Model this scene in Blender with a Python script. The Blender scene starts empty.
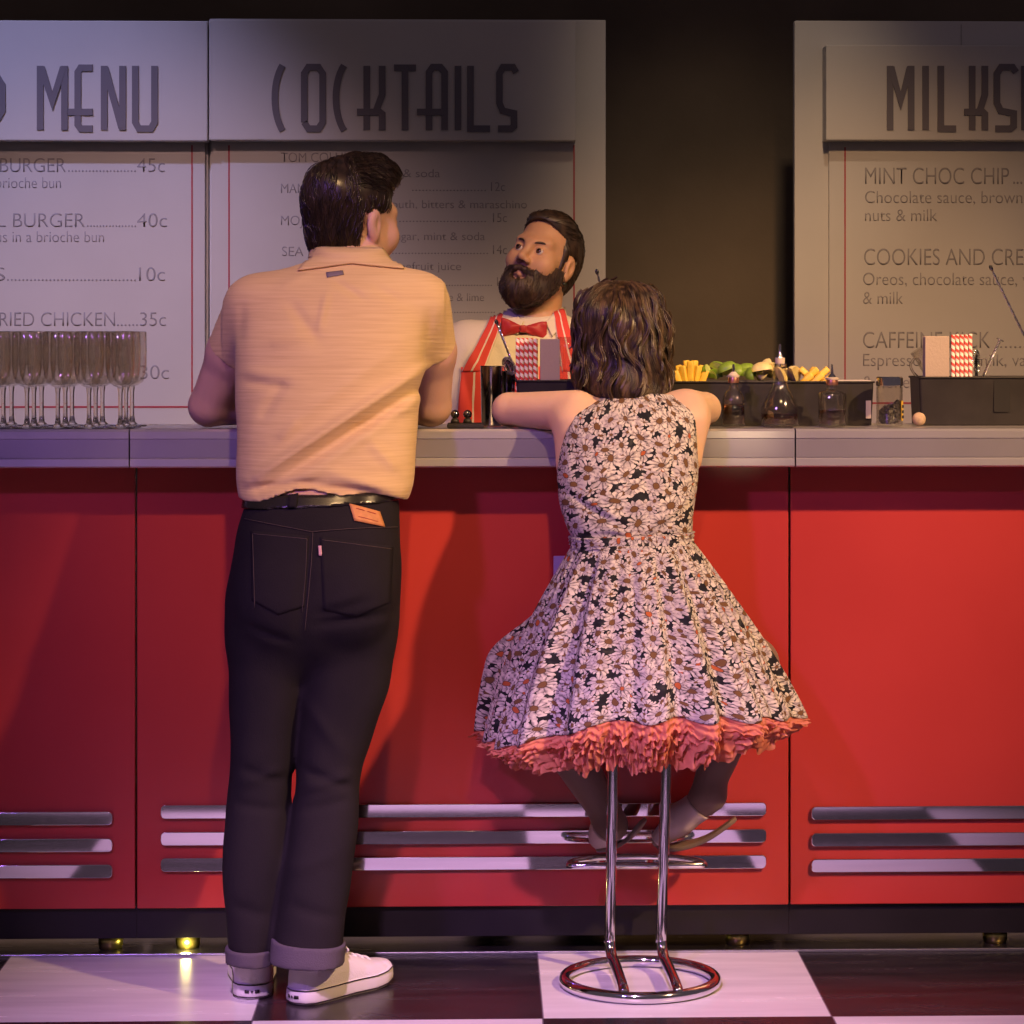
import bpy, bmesh, math, random
import numpy as np
from mathutils import Vector, Matrix
from mathutils.bvhtree import BVHTree

random.seed(7)
RNG = np.random.RandomState(11)
SC = bpy.context.scene
COL = SC.collection
PI = math.pi

# ------------------------------------------------------------------ camera
F = 2600.0
CAMY, CAMZ, YAW = -5.45, 1.28, math.radians(1.6)
CX, CY = 554.6, 340.0
cd = bpy.data.cameras.new('camera')
cam = bpy.data.objects.new('camera', cd)
COL.objects.link(cam)
cam.location = (0, CAMY, CAMZ)
cam.rotation_euler = (PI / 2, 0, -YAW)
cd.sensor_fit = 'HORIZONTAL'
cd.sensor_width = 36.0
cd.lens = 36.0 * F / 1024
cd.shift_x = (512 - CX) / 1024
cd.shift_y = (CY - 512) / 1024
cd.clip_end = 100
SC.camera = cam


def J(px, py, Y):
    """world point seen at picture position (px, py) in the plane y = Y"""
    u, v = (px - CX) / F, -(py - CY) / F
    dx, dy = u * math.cos(YAW) + math.sin(YAW), math.cos(YAW) - u * math.sin(YAW)
    t = (Y - CAMY) / dy
    return Vector((dx * t, Y, CAMZ + v * t))


def S(Y):
    return F / (Y - CAMY)


# ------------------------------------------------------------------ materials
def new_mat(name):
    m = bpy.data.materials.new(name)
    m.use_nodes = True
    nt = m.node_tree
    return m, nt, nt.nodes['Principled BSDF']


class NB:
    """small node helper"""
    def __init__(self, nt):
        self.nt = nt

    def n(self, typ, **kw):
        nd = self.nt.nodes.new(typ)
        for k, v in kw.items():
            if k.startswith('i_'):
                nd.inputs[k[2:].replace('_', ' ')].default_value = v
            else:
                setattr(nd, k, v)
        return nd

    def l(self, a, b):
        self.nt.links.new(a, b)

    def math(self, op, a, b=None, c=None, clamp=False):
        nd = self.nt.nodes.new('ShaderNodeMath')
        nd.operation = op
        nd.use_clamp = clamp
        for i, v in enumerate((a, b, c)):
            if v is None:
                continue
            if isinstance(v, (int, float)):
                nd.inputs[i].default_value = v
            else:
                self.l(v, nd.inputs[i])
        return nd.outputs[0]

    def mix(self, fac, a, b, blend='MIX'):
        nd = self.nt.nodes.new('ShaderNodeMix')
        nd.data_type = 'RGBA'
        nd.blend_type = blend
        for idx, v in ((0, fac), (6, a), (7, b)):
            if isinstance(v, (int, float)):
                nd.inputs[idx].default_value = v
            elif isinstance(v, tuple):
                nd.inputs[idx].default_value = (*v[:3], 1)
            else:
                self.l(v, nd.inputs[idx])
        return nd.outputs[2]

    def vmath(self, op, a, b=None):
        nd = self.nt.nodes.new('ShaderNodeVectorMath')
        nd.operation = op
        for i, v in enumerate((a, b)):
            if v is None:
                continue
            if isinstance(v, tuple):
                nd.inputs[i].default_value = v
            else:
                self.l(v, nd.inputs[i])
        return nd

    def ramp(self, fac, stops):
        nd = self.nt.nodes.new('ShaderNodeValToRGB')
        e = nd.color_ramp.elements
        while len(e) < len(stops):
            e.new(0.5)
        for el, (p, c) in zip(e, stops):
            el.position = p
            el.color = (*c[:3], 1)
        self.l(fac, nd.inputs[0])
        return nd.outputs[0]


def M(name, col, rough=0.5, metal=0.0, spec=0.5, var=0.0, vscale=8.0, bump=0.0, bscale=60.0, bstretch=(1, 1, 1),
      coat=0.0, trans=0.0, ior=1.45, sheen=0.0, sss=0.0, emit=None, estr=0.0, rvar=0.0, alpha=1.0):
    m, nt, p = new_mat(name)
    b = NB(nt)
    p.inputs['Base Color'].default_value = (*col, 1)
    p.inputs['Roughness'].default_value = rough
    p.inputs['Metallic'].default_value = metal
    p.inputs['Specular IOR Level'].default_value = spec
    p.inputs['Coat Weight'].default_value = coat
    p.inputs['Transmission Weight'].default_value = trans
    p.inputs['IOR'].default_value = ior
    p.inputs['Sheen Weight'].default_value = sheen
    p.inputs['Alpha'].default_value = alpha
    if sss:
        p.inputs['Subsurface Weight'].default_value = sss
        p.inputs['Subsurface Radius'].default_value = (0.012, 0.004, 0.002)
        p.inputs['Subsurface Scale'].default_value = 1.0
    if emit:
        p.inputs['Emission Color'].default_value = (*emit, 1)
        p.inputs['Emission Strength'].default_value = estr
    tc = b.n('ShaderNodeTexCoord')
    if var:
        nz = b.n('ShaderNodeTexNoise', i_Scale=vscale, i_Detail=4.0)
        b.l(tc.outputs['Object'], nz.inputs['Vector'])
        dark = tuple(c * (1 - var) for c in col)
        lite = tuple(min(1, c * (1 + var)) for c in col)
        b.l(b.ramp(nz.outputs[0], [(0.3, dark), (0.7, lite)]), p.inputs['Base Color'])
        if rvar:
            b.l(b.math('MULTIPLY_ADD', nz.outputs[0], rvar, rough - rvar / 2), p.inputs['Roughness'])
    if bump:
        mp = b.n('ShaderNodeMapping')
        mp.inputs['Scale'].default_value = bstretch
        b.l(tc.outputs['Object'], mp.inputs[0])
        nz = b.n('ShaderNodeTexNoise', i_Scale=bscale, i_Detail=3.0)
        b.l(mp.outputs[0], nz.inputs['Vector'])
        bp = b.n('ShaderNodeBump', i_Strength=bump, i_Distance=0.01)
        b.l(nz.outputs[0], bp.inputs['Height'])
        b.l(bp.outputs[0], p.inputs['Normal'])
    return m


# ------------------------------------------------------------------ objects
def thing(name, label, cat, loc=(0, 0, 0), group=None):
    o = bpy.data.objects.new(name, None)
    o.empty_display_size = 0.05
    COL.objects.link(o)
    o.location = loc
    o['label'] = label
    o['category'] = cat
    if group:
        o['group'] = group
    return o


def tag(o, label, cat, group=None):
    o['label'] = label
    o['category'] = cat
    if group:
        o['group'] = group
    return o


def link(name, me, mat, parent=None, smooth=True, label=None):
    """mesh given in world coordinates -> object (child of parent, origin at the parent)"""
    o = bpy.data.objects.new(name, me)
    COL.objects.link(o)
    if mat is not None:
        for mm in (mat if isinstance(mat, (list, tuple)) else [mat]):
            me.materials.append(mm)
    if smooth and len(me.polygons):
        me.polygons.foreach_set('use_smooth', [True] * len(me.polygons))
    if parent is not None:
        off = Vector((0, 0, 0))
        q = parent
        while q is not None:
            off += Vector(q.location)
            q = q.parent
        me.transform(Matrix.Translation(-off))
        o.parent = parent
    if label:
        o['label'] = label
    return o


def top(name, me, mat, loc, label, cat, group=None, smooth=True):
    """a thing that is one mesh, origin at loc"""
    o = link(name, me, mat, None, smooth)
    me.transform(Matrix.Translation(-Vector(loc)))
    o.location = loc
    return tag(o, label, cat, group)


def pyd(verts, faces, name='m'):
    me = bpy.data.meshes.new(name)
    me.from_pydata([tuple(v) for v in verts], [], faces)
    me.update()
    return me


class MB:
    """collects simple shapes into one mesh"""
    def __init__(self):
        self.v, self.f, self.mi, self.uv = [], [], [], []

    def add(self, verts, faces, mi=0, uv=None):
        b = len(self.v)
        self.v += [tuple(x) for x in verts]
        self.f += [tuple(b + i for i in f) for f in faces]
        self.mi += [mi] * len(faces)
        self.uv += list(uv) if uv is not None else [(0, 0)] * len(verts)
        return self

    def box(self, x0, x1, y0, y1, z0, z1, mi=0, bev=0.0, seg=2):
        bm = bmesh.new()
        bmesh.ops.create_cube(bm, size=1)
        for v in bm.verts:
            v.co = Vector(((x0 + x1) / 2 + v.co.x * (x1 - x0), (y0 + y1) / 2 + v.co.y * (y1 - y0), (z0 + z1) / 2 + v.co.z * (z1 - z0)))
        if bev:
            bmesh.ops.bevel(bm, geom=list(bm.edges), offset=bev, segments=seg, affect='EDGES', profile=0.5)
        bm.verts.index_update()
        self.add([v.co.copy() for v in bm.verts], [[v.index for v in f.verts] for f in bm.faces], mi)
        bm.free()
        return self

    def lathe(self, c, prof, n=32, mi=0, axis=None, sx=1.0, sy=1.0):
        """prof: list of (r, z); closed at r==0 ends"""
        c = Vector(c)
        R = Matrix.Identity(3)
        if axis is not None:
            R = Vector((0, 0, 1)).rotation_difference(Vector(axis)).to_matrix()
        vs, fs = [], []
        for (r, z) in prof:
            for k in range(n):
                a = 2 * PI * k / n
                vs.append(c + R @ Vector((r * math.cos(a) * sx, r * math.sin(a) * sy, z)))
        for i in range(len(prof) - 1):
            for k in range(n):
                k2 = (k + 1) % n
                fs.append((i * n + k, i * n + k2, (i + 1) * n + k2, (i + 1) * n + k))
        self.add(vs, fs, mi)
        return self

    def tube(self, pts, rad, n=10, mi=0, cap=True, closed=False, flat=1.0, uv=False):
        pts = [Vector(p) for p in pts]
        m = len(pts)
        rads = rad if isinstance(rad, (list, tuple)) else [rad] * m
        tang = []
        for i in range(m):
            if closed:
                t = pts[(i + 1) % m] - pts[i - 1]
            else:
                t = pts[min(i + 1, m - 1)] - pts[max(i - 1, 0)]
            tang.append(t.normalized() if t.length > 1e-9 else Vector((0, 0, 1)))
        up = Vector((0, 0, 1)) if abs(tang[0].z) < 0.9 else Vector((0, 1, 0))
        nrm = (up - tang[0] * up.dot(tang[0])).normalized()
        vs, fs, uvs = [], [], []
        L = 0.0
        for i in range(m):
            if i:
                L += (pts[i] - pts[i - 1]).length
                q = tang[i - 1].rotation_difference(tang[i])
                nrm = q @ nrm
                nrm = (nrm - tang[i] * nrm.dot(tang[i])).normalized()
            bi = tang[i].cross(nrm)
            for k in range(n):
                a = 2 * PI * k / n
                vs.append(pts[i] + (nrm * math.cos(a) * flat + bi * math.sin(a)) * rads[i])
                uvs.append((k / n, L))
        for i in range(m if closed else m - 1):
            j = (i + 1) % m
            for k in range(n):
                k2 = (k + 1) % n
                fs.append((i * n + k, i * n + k2, j * n + k2, j * n + k))
        if cap and not closed:
            fs.append(tuple(range(n - 1, -1, -1)))
            fs.append(tuple((m - 1) * n + k for k in range(n)))
        self.add(vs, fs, mi, uvs)
        return self

    def prism(self, poly, y0, y1, mi=0):
        """poly: (x, z) counter-clockwise seen from -y; extruded from y0 (front) to y1"""
        n = len(poly)
        vs = [(x, y0, z) for x, z in poly] + [(x, y1, z) for x, z in poly]
        fs = [tuple(range(n)), tuple(range(2 * n - 1, n - 1, -1))]
        for k in range(n):
            k2 = (k + 1) % n
            fs.append((k2, k, n + k, n + k2))
        self.add(vs, fs, mi)
        return self

    def mesh(self, name='m', recalc=True):
        me = bpy.data.meshes.new(name)
        me.from_pydata(self.v, [], self.f)
        if any(self.mi):
            me.polygons.foreach_set('material_index', self.mi)
        if any(u != (0, 0) for u in self.uv):
            ul = me.uv_layers.new(name='UVMap')
            idx = np.empty(len(me.loops), dtype=np.int32)
            me.loops.foreach_get('vertex_index', idx)
            ul.data.foreach_set('uv', np.array(self.uv, dtype=np.float32)[idx].ravel())
        me.update()
        if recalc:
            bm = bmesh.new()
            bm.from_mesh(me)
            bmesh.ops.recalc_face_normals(bm, faces=list(bm.faces))
            bm.to_mesh(me)
            bm.free()
        return me


def bez(pts, n=24):
    """smooth polyline through points (Catmull-Rom)"""
    P = [Vector(p) for p in pts]
    P = [P[0] * 2 - P[1]] + P + [P[-1] * 2 - P[-2]]
    out = []
    segs = len(P) - 3
    for s in range(segs):
        a, b, c, d = P[s:s + 4]
        k = max(2, n // segs)
        for i in range(k):
            t = i / k
            out.append(0.5 * ((2 * b) + (c - a) * t + (2 * a - 5 * b + 4 * c - d) * t * t + (3 * b - a - 3 * c + d) * t ** 3))
    out.append(P[-2])
    return out


def flat_shade(o):
    o.data.polygons.foreach_set('use_smooth', [False] * len(o.data.polygons))


def autosmooth(o, ang=35):
    me = o.data
    me.polygons.foreach_set('use_smooth', [True] * len(me.polygons))
    bm = bmesh.new()
    bm.from_mesh(me)
    for e in bm.edges:
        if len(e.link_faces) == 2 and e.calc_face_angle(0) > math.radians(ang):
            e.smooth = False
    bm.to_mesh(me)
    bm.free()
    return o


# ------------------------------------------------------------------ signed-distance bodies
def lerp3(A, B, h):
    return A + (B - A) * h


class RC:
    """capsule with two radii"""
    def __init__(self, a, b, ra, rb):
        self.a, self.b, self.ra, self.rb = np.array(a, float), np.array(b, float), ra, rb

    def box(self):
        r = max(self.ra, self.rb)
        return np.minimum(self.a, self.b) - r, np.maximum(self.a, self.b) + r

    def ev(self, X, Y, Z, off=0.0):
        ba = self.b - self.a
        L = float(ba @ ba) + 1e-12
        px, py, pz = X - self.a[0], Y - self.a[1], Z - self.a[2]
        h = np.clip((px * ba[0] + py * ba[1] + pz * ba[2]) / L, 0, 1)
        d = np.sqrt((px - ba[0] * h) ** 2 + (py - ba[1] * h) ** 2 + (pz - ba[2] * h) ** 2)
        return d - (self.ra + (self.rb - self.ra) * h) - off


class EL:
    """ellipsoid"""
    def __init__(self, c, r):
        self.c, self.r = np.array(c, float), np.array(r, float)

    def box(self):
        return self.c - self.r, self.c + self.r

    def ev(self, X, Y, Z, off=0.0):
        r = self.r + off
        x, y, z = (X - self.c[0]) / r[0], (Y - self.c[1]) / r[1], (Z - self.c[2]) / r[2]
        k0 = np.sqrt(x * x + y * y + z * z)
        k1 = np.sqrt((x / r[0]) ** 2 + (y / r[1]) ** 2 + (z / r[2]) ** 2) + 1e-9
        return k0 * (k0 - 1) / k1


class BX:
    """rounded box"""
    def __init__(self, c, h, r):
        self.c, self.h, self.r = np.array(c, float), np.array(h, float), r

    def box(self):
        return self.c - self.h, self.c + self.h

    def ev(self, X, Y, Z, off=0.0):
        r = self.r
        q = [np.abs(W - self.c[i]) - (self.h[i] - r) for i, W in enumerate((X, Y, Z))]
        o = np.sqrt(np.maximum(q[0], 0) ** 2 + np.maximum(q[1], 0) ** 2 + np.maximum(q[2], 0) ** 2)
        return o + np.minimum(np.maximum(np.maximum(q[0], q[1]), q[2]), 0) - r - off


class LOFT:
    """stack of ellipse-like slices along z: (cx, cy, cz, a, b)"""
    def __init__(self, sl, n=2.3, smooth=0.02):
        sl = sorted(sl, key=lambda s: s[2])
        A = np.array(sl, float)
        z = np.linspace(A[0, 2], A[-1, 2], 240)
        dz = z[1] - z[0]
        sig = max(smooth / dz, 1e-3)
        k = int(3 * sig) + 1
        g = np.exp(-0.5 * (np.arange(-k, k + 1) / sig) ** 2)
        g /= g.sum()
        self.z = z
        self.t = []
        for i in (0, 1, 3, 4):
            v = np.interp(z, A[:, 2], A[:, i])
            self.t.append(np.convolve(np.pad(v, k, mode='reflect', reflect_type='odd'), g, mode='valid'))
        self.n = n

    def box(self):
        cx, cy, a, b = self.t
        return (np.array([(cx - a).min(), (cy - b).min(), self.z[0]]), np.array([(cx + a).max(), (cy + b).max(), self.z[-1]]))

    def ev(self, X, Y, Z, off=0.0):
        zz = np.clip(Z, self.z[0], self.z[-1])
        cx, cy, a, b = [np.interp(zz, self.z, t) for t in self.t]
        a, b = a + off, b + off
        n = self.n
        q = (np.abs((X - cx) / a) ** n + np.abs((Y - cy) / b) ** n) ** (1 / n)
        d = (q - 1) * np.minimum(a, b)
        dz = np.maximum(self.z[0] - Z, Z - self.z[-1]) - off
        return np.where(dz > 0, np.sqrt(np.maximum(d, 0) ** 2 + dz * dz) + np.minimum(d, 0) * 0, np.maximum(d, dz))


def loft_px(rows, n=2.3, smooth=0.02):
    """rows: (py, x_left, x_right, Y, half_depth)"""
    out = []
    for (py, xl, xr, Y, b) in rows:
        A, B = J(xl, py, Y), J(xr, py, Y)
        out.append(((A.x + B.x) / 2, Y, A.z, (B.x - A.x) / 2, b))
    return LOFT(out, n, smooth)


class TR:
    """a primitive in a turned and moved frame"""
    def __init__(self, prim, R, t, s=1.0):
        self.p, self.R, self.t, self.s = prim, np.array(R, float), np.array(t, float), s

    def box(self):
        lo, hi = self.p.box()
        c = np.array([[x, y, z] for x in (lo[0], hi[0]) for y in (lo[1], hi[1]) for z in (lo[2], hi[2])]) * self.s
        w = c @ self.R.T + self.t
        return w.min(0), w.max(0)

    def ev(self, X, Y, Z, off=0.0):
        x, y, z = X - self.t[0], Y - self.t[1], Z - self.t[2]
        R = self.R
        lx = (R[0, 0] * x + R[1, 0] * y + R[2, 0] * z) / self.s
        ly = (R[0, 1] * x + R[1, 1] * y + R[2, 1] * z) / self.s
        lz = (R[0, 2] * x + R[1, 2] * y + R[2, 2] * z) / self.s
        return self.p.ev(lx, ly, lz, off / self.s) * self.s


def axis_coords(lo, hi, step, fine=None):
    """grid lines from lo to hi every `step`, denser inside fine = (f0, f1, fstep)"""
    if fine is None:
        return np.arange(lo, hi + step, step)
    f0, f1, fs = fine
    out = [np.arange(lo, f0, step)] if lo < f0 else []
    out.append(np.arange(max(lo, f0), min(hi, f1), fs))
    if hi > f1:
        out.append(np.arange(f1, hi + step, step))
    return np.unique(np.concatenate(out))


class FIELD:
    def __init__(self, xs, ys, zs):
        self.ax = [np.asarray(a, float) for a in (xs, ys, zs)]
        self.D = np.full([len(a) for a in self.ax], 0.5, dtype=np.float64)

    def _sub(self, lo, hi, pad):
        sl = []
        for i in range(3):
            a = self.ax[i]
            s = int(np.searchsorted(a, lo[i] - pad))
            e = int(np.searchsorted(a, hi[i] + pad))
            if e - s < 1:
                return None
            sl.append(slice(s, e))
        return tuple(sl)

    def _grid(self, sl):
        return (self.ax[0][sl[0]][:, None, None], self.ax[1][sl[1]][None, :, None], self.ax[2][sl[2]][None, None, :])

    def add(self, prim, k=0.0, off=0.0):
        lo, hi = prim.box()
        sl = self._sub(lo, hi, 0.03 + k + max(off, 0))
        if sl is None:
            return self
        d = np.broadcast_to(prim.ev(*self._grid(sl), off), self.D[sl].shape)
        o = self.D[sl]
        if k > 0:
            h = np.maximum(k - np.abs(o - d), 0) / k
            self.D[sl] = np.minimum(o, d) - h * h * k * 0.25
        else:
            self.D[sl] = np.minimum(o, d)
        return self

    def sub(self, prim, k=0.0, off=0.0):
        lo, hi = prim.box()
        sl = self._sub(lo, hi, 0.02 + k + max(off, 0))
        if sl is None:
            return self
        d = -np.broadcast_to(prim.ev(*self._grid(sl), off), self.D[sl].shape)
        o = self.D[sl]
        if k > 0:
            h = np.maximum(k - np.abs(o - d), 0) / k
            self.D[sl] = np.maximum(o, d) + h * h * k * 0.25
        else:
            self.D[sl] = np.maximum(o, d)
        return self

    def keep(self, fn):
        """intersect with fn(X, Y, Z) < 0"""
        g = self._grid((slice(None),) * 3)
        self.D = np.maximum(self.D, fn(*g))
        return self

    def warp(self, fn):
        """add a displacement fn(X, Y, Z) near the surface"""
        g = self._grid((slice(None),) * 3)
        self.D = self.D - fn(*g)
        return self

    def mesh(self, name='m'):
        D = self.D
        D = np.pad(D, 1, constant_values=0.5)
        ax = [np.concatenate([[a[0] - (a[1] - a[0])], a, [a[-1] + (a[-1] - a[-2])]]) for a in self.ax]
        ins = D < 0
        c = [slice(0, -1), slice(1, None)]
        cnt = np.zeros([n - 1 for n in D.shape], dtype=np.int16)
        for i in (0, 1):
            for j in (0, 1):
                for k in (0, 1):
                    cnt += ins[c[i], c[j], c[k]]
        cells = np.argwhere((cnt > 0) & (cnt < 8))
        idx = np.full(cnt.shape, -1, dtype=np.int64)
        idx[tuple(cells.T)] = np.arange(len(cells))
        acc = np.zeros((len(cells), 3))
        num = np.zeros(len(cells))
        cr = [(a, b, cc) for a in (0, 1) for b in (0, 1) for cc in (0, 1)]
        for p in cr:
            for d in range(3):
                if p[d]:
                    continue
                q = list(p)
                q[d] = 1
                P, Q = cells + np.array(p), cells + np.array(q)
                dp, dq = D[tuple(P.T)], D[tuple(Q.T)]
                m = (dp < 0) != (dq < 0)
                t = np.where(m, dp / np.where(m, dp - dq, 1), 0)
                wp = np.stack([ax[i][P[:, i]] for i in range(3)], 1)
                wq = np.stack([ax[i][Q[:, i]] for i in range(3)], 1)
                acc += np.where(m[:, None], wp + (wq - wp) * t[:, None], 0)
                num += m
        V = acc / num[:, None]
        faces = []
        for d in range(3):
            e, f = (d + 1) % 3, (d + 2) % 3
            s0 = [slice(None)] * 3
            s1 = [slice(None)] * 3
            s0[d], s1[d] = slice(0, -1), slice(1, None)
            a, b = ins[tuple(s0)], ins[tuple(s1)]
            E = np.argwhere(a != b)
            E = E[(E[:, e] > 0) & (E[:, f] > 0) & (E[:, e] < D.shape[e] - 1) & (E[:, f] < D.shape[f] - 1)]
            if not len(E):
                continue
            out = a[tuple(E.T)]
            def cell(de, df):
                Q = E.copy()
                Q[:, e] += de
                Q[:, f] += df
                return idx[tuple(Q.T)]
            q = np.stack([cell(-1, -1), cell(0, -1), cell(0, 0), cell(-1, 0)], 1)
            q[~out] = q[~out][:, ::-1]
            faces.append(q)
        Fc = np.concatenate(faces)
        me = bpy.data.meshes.new(name)
        me.vertices.add(len(V))
        me.vertices.foreach_set('co', V.astype(np.float32).ravel())
        me.loops.add(len(Fc) * 4)
        me.loops.foreach_set('vertex_index', Fc.astype(np.int32).ravel())
        me.polygons.add(len(Fc))
        me.polygons.foreach_set('loop_start', np.arange(len(Fc), dtype=np.int32) * 4)
        me.update(calc_edges=True)
        me.validate()
        return me


def biggest(me):
    """drop stray islands, keep the largest connected surface"""
    bm = bmesh.new()
    bm.from_mesh(me)
    seen, best = set(), []
    bm.verts.ensure_lookup_table()
    for v in bm.verts:
        if v.index in seen:
            continue
        st, comp = [v], []
        seen.add(v.index)
        while st:
            w = st.pop()
            comp.append(w)
            for e in w.link_edges:
                o = e.other_vert(w)
                if o.index not in seen:
                    seen.add(o.index)
                    st.append(o)
        if len(comp) > len(best):
            best = comp
    keep = set(best)
    bmesh.ops.delete(bm, geom=[v for v in bm.verts if v not in keep], context='VERTS')
    bm.to_mesh(me)
    bm.free()
    return me


def bvh_of(me):
    return BVHTree.FromPolygons([v.co.copy() for v in me.vertices], [tuple(p.vertices) for p in me.polygons])


CAMP = Vector((0, CAMY, CAMZ))


def cast(px, py, bv):
    d = (J(px, py, 0.0) - CAMP).normalized()
    h = bv.ray_cast(CAMP, d)
    return (h[0], h[1]) if h[0] is not None else (None, None)


def patch(bv, corners, nu, nv, off=0.002, thick=0.002, mask=None, shape=None):
    """a thin fitted piece lying on a surface; corners in picture positions: top-left, top-right, bottom-right, bottom-left"""
    a, b, c, d = [Vector((*q, 0)) for q in corners]
    P = {}
    uvs = {}
    for i in range(nu + 1):
        for j in range(nv + 1):
            u, v = i / nu, j / nv
            if shape:
                u, v = shape(u, v)
            q = (a * (1 - u) + b * u) * (1 - v) + (d * (1 - u) + c * u) * v
            h, nn = cast(q.x, q.y, bv)
            if h is None:
                continue
            if nn.y > 0:
                nn = -nn
            P[i, j] = (h + nn * off, h + nn * (off + thick))
            uvs[i, j] = (u, v)
    mb = MB()
    ids, vs, uv = {}, [], []
    for kx, (lo, hi) in P.items():
        ids[kx] = len(vs)
        vs += [hi, lo]
        uv += [uvs[kx]] * 2
    fs = []
    quads = set()
    for i in range(nu):
        for j in range(nv):
            k = [(i, j), (i + 1, j), (i + 1, j + 1), (i, j + 1)]
            if all(x in ids for x in k) and (mask is None or mask((i + .5) / nu, (j + .5) / nv)):
                quads.add((i, j))
                t = [ids[x] for x in k]
                fs.append((t[0], t[3], t[2], t[1]))
                fs.append((t[0] + 1, t[1] + 1, t[2] + 1, t[3] + 1))
    for (i, j) in quads:
        for (di, dj, p, q) in ((-1, 0, (i, j), (i, j + 1)), (1, 0, (i + 1, j), (i + 1, j + 1)), (0, -1, (i, j), (i + 1, j)), (0, 1, (i, j + 1), (i + 1, j + 1))):
            if (i + di, j + dj) not in quads:
                s, t = ids[p], ids[q]
                fs.append((s, t, t + 1, s + 1))
    mb.add(vs, fs, 0, [(u + 1e-4, v) for u, v in uv])
    return mb.mesh()


def strand_set(bv, starts, flow, nstep=14, step=0.012, r=0.0016, lift=0.001, wav=0.0, wfreq=6.0, sides=4, rng=None, taper=True, mb=None):
    """thin hairs that march along a surface; flow(p, n) gives the wished direction"""
    rng = rng or random
    mb = mb or MB()
    for s in starts:
        h = bv.find_nearest(s)
        if h[0] is None:
            continue
        p, nn = h[0], h[1]
        ph = rng.uniform(0, 6.28)
        lf = lift * rng.uniform(0.2, 1.6)
        wv = wav * rng.uniform(0.5, 1.3)
        pts = [p + nn * lf]
        for k in range(nstep):
            d = Vector(flow(p, nn))
            d = d - nn * d.dot(nn)
            if d.length < 1e-6:
                break
            d.normalize()
            side = nn.cross(d)
            q = p + d * step + side * (wv * math.sin(ph + k * wfreq / nstep * 2 * PI / 3) * step)
            h = bv.find_nearest(q)
            if h[0] is None or (h[0] - p).length < step * 0.2:
                break
            p, nn = h[0], h[1]
            pts.append(p + nn * (lf + wv * 0.004 * (1 + math.sin(ph * 1.7 + k * wfreq / nstep * 2))))
        if len(pts) > 3:
            m = len(pts)
            rr = [r * (0.35 + 0.65 * math.sin(PI * min(1, (i + 0.8) / m * 0.9 + 0.1))) if taper else r for i in range(m)]
            rr[-1] = r * 0.1
            mb.tube(pts, rr, n=sides, cap=False, flat=0.6)
    return mb


def sample_surface(me, n, rng, cond=None):
    pts = []
    polys = me.polygons
    N = len(polys)
    tries = 0
    while len(pts) < n and tries < n * 60:
        tries += 1
        p = polys[rng.randrange(N)]
        c = p.center
        if cond is None or cond(c, p.normal):
            pts.append(Vector(c))
    return pts
# ================================================================== the place
TILE = 0.547
X0 = 0.115                       # a tile joint lies here


def floor_material():
    m, nt, p = new_mat('checker_floor')
    b = NB(nt)
    tc = b.n('ShaderNodeTexCoord')
    sp = b.n('ShaderNodeSeparateXYZ')
    b.l(tc.outputs['Object'], sp.inputs[0])
    tx = b.math('DIVIDE', b.math('SUBTRACT', sp.outputs[0], X0), TILE)
    ty = b.math('DIVIDE', sp.outputs[1], TILE)
    par = b.math('PINGPONG', b.math('ADD', b.math('FLOOR', tx), b.math('FLOOR', ty)), 1.0)   # 1 black / 0 white
    jx = b.math('ABSOLUTE', b.math('SUBTRACT', b.math('FRACT', b.math('ADD', tx, 0.5)), 0.5))
    jy = b.math('ABSOLUTE', b.math('SUBTRACT', b.math('FRACT', b.math('ADD', ty, 0.5)), 0.5))
    joint = b.math('LESS_THAN', b.math('MINIMUM', jx, jy), 0.004)
    mp = b.n('ShaderNodeMapping')
    mp.inputs['Scale'].default_value = (1.0, 7.0, 1.0)
    b.l(tc.outputs['Object'], mp.inputs[0])
    nz = b.n('ShaderNodeTexNoise', i_Scale=3.0, i_Detail=5.0)
    b.l(mp.outputs[0], nz.inputs['Vector'])
    white = b.ramp(nz.outputs[0], [(0.3, (0.60, 0.57, 0.60)), (0.7, (0.74, 0.71, 0.73))])
    black = b.ramp(nz.outputs[0], [(0.35, (0.012, 0.010, 0.012)), (0.7, (0.030, 0.024, 0.028))])
    col = b.mix(par, black, white)
    col = b.mix(b.math('MULTIPLY', joint, 0.75), col, (0.05, 0.03, 0.05))
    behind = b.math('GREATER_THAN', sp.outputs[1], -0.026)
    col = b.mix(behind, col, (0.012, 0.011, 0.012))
    b.l(col, p.inputs['Base Color'])
    b.l(b.math('MULTIPLY_ADD', nz.outputs[0], 0.18, 0.16), p.inputs['Roughness'])
    p.inputs['Specular IOR Level'].default_value = 0.5
    return m


fl = link('floor', MB().box(-6, 6, -9, 3.2, -0.12, 0).mesh(), floor_material(), smooth=False)
fl['kind'] = 'structure'

wall_m = M('haze_lifted_stage_wall', (0.17, 0.135, 0.10), 0.9, spec=0.2, var=0.25, vscale=1.5, bump=0.15, bscale=30)  # dark wall with its brown lifted to stand in for stage haze
wb = link('wall_back', MB().box(-6, 6, 2.55, 2.7, 0, 5).mesh(), wall_m, smooth=False)
wb['kind'] = 'structure'
M_trim = M('pale_floor_trim', (0.55, 0.55, 0.62), 0.25, metal=0.9)
tr = link('trim_1', MB().box(-6, 6, -0.032, -0.022, 0.0, 0.0055, bev=0.001).mesh(), M_trim, smooth=False)
tr['kind'] = 'structure'

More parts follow.
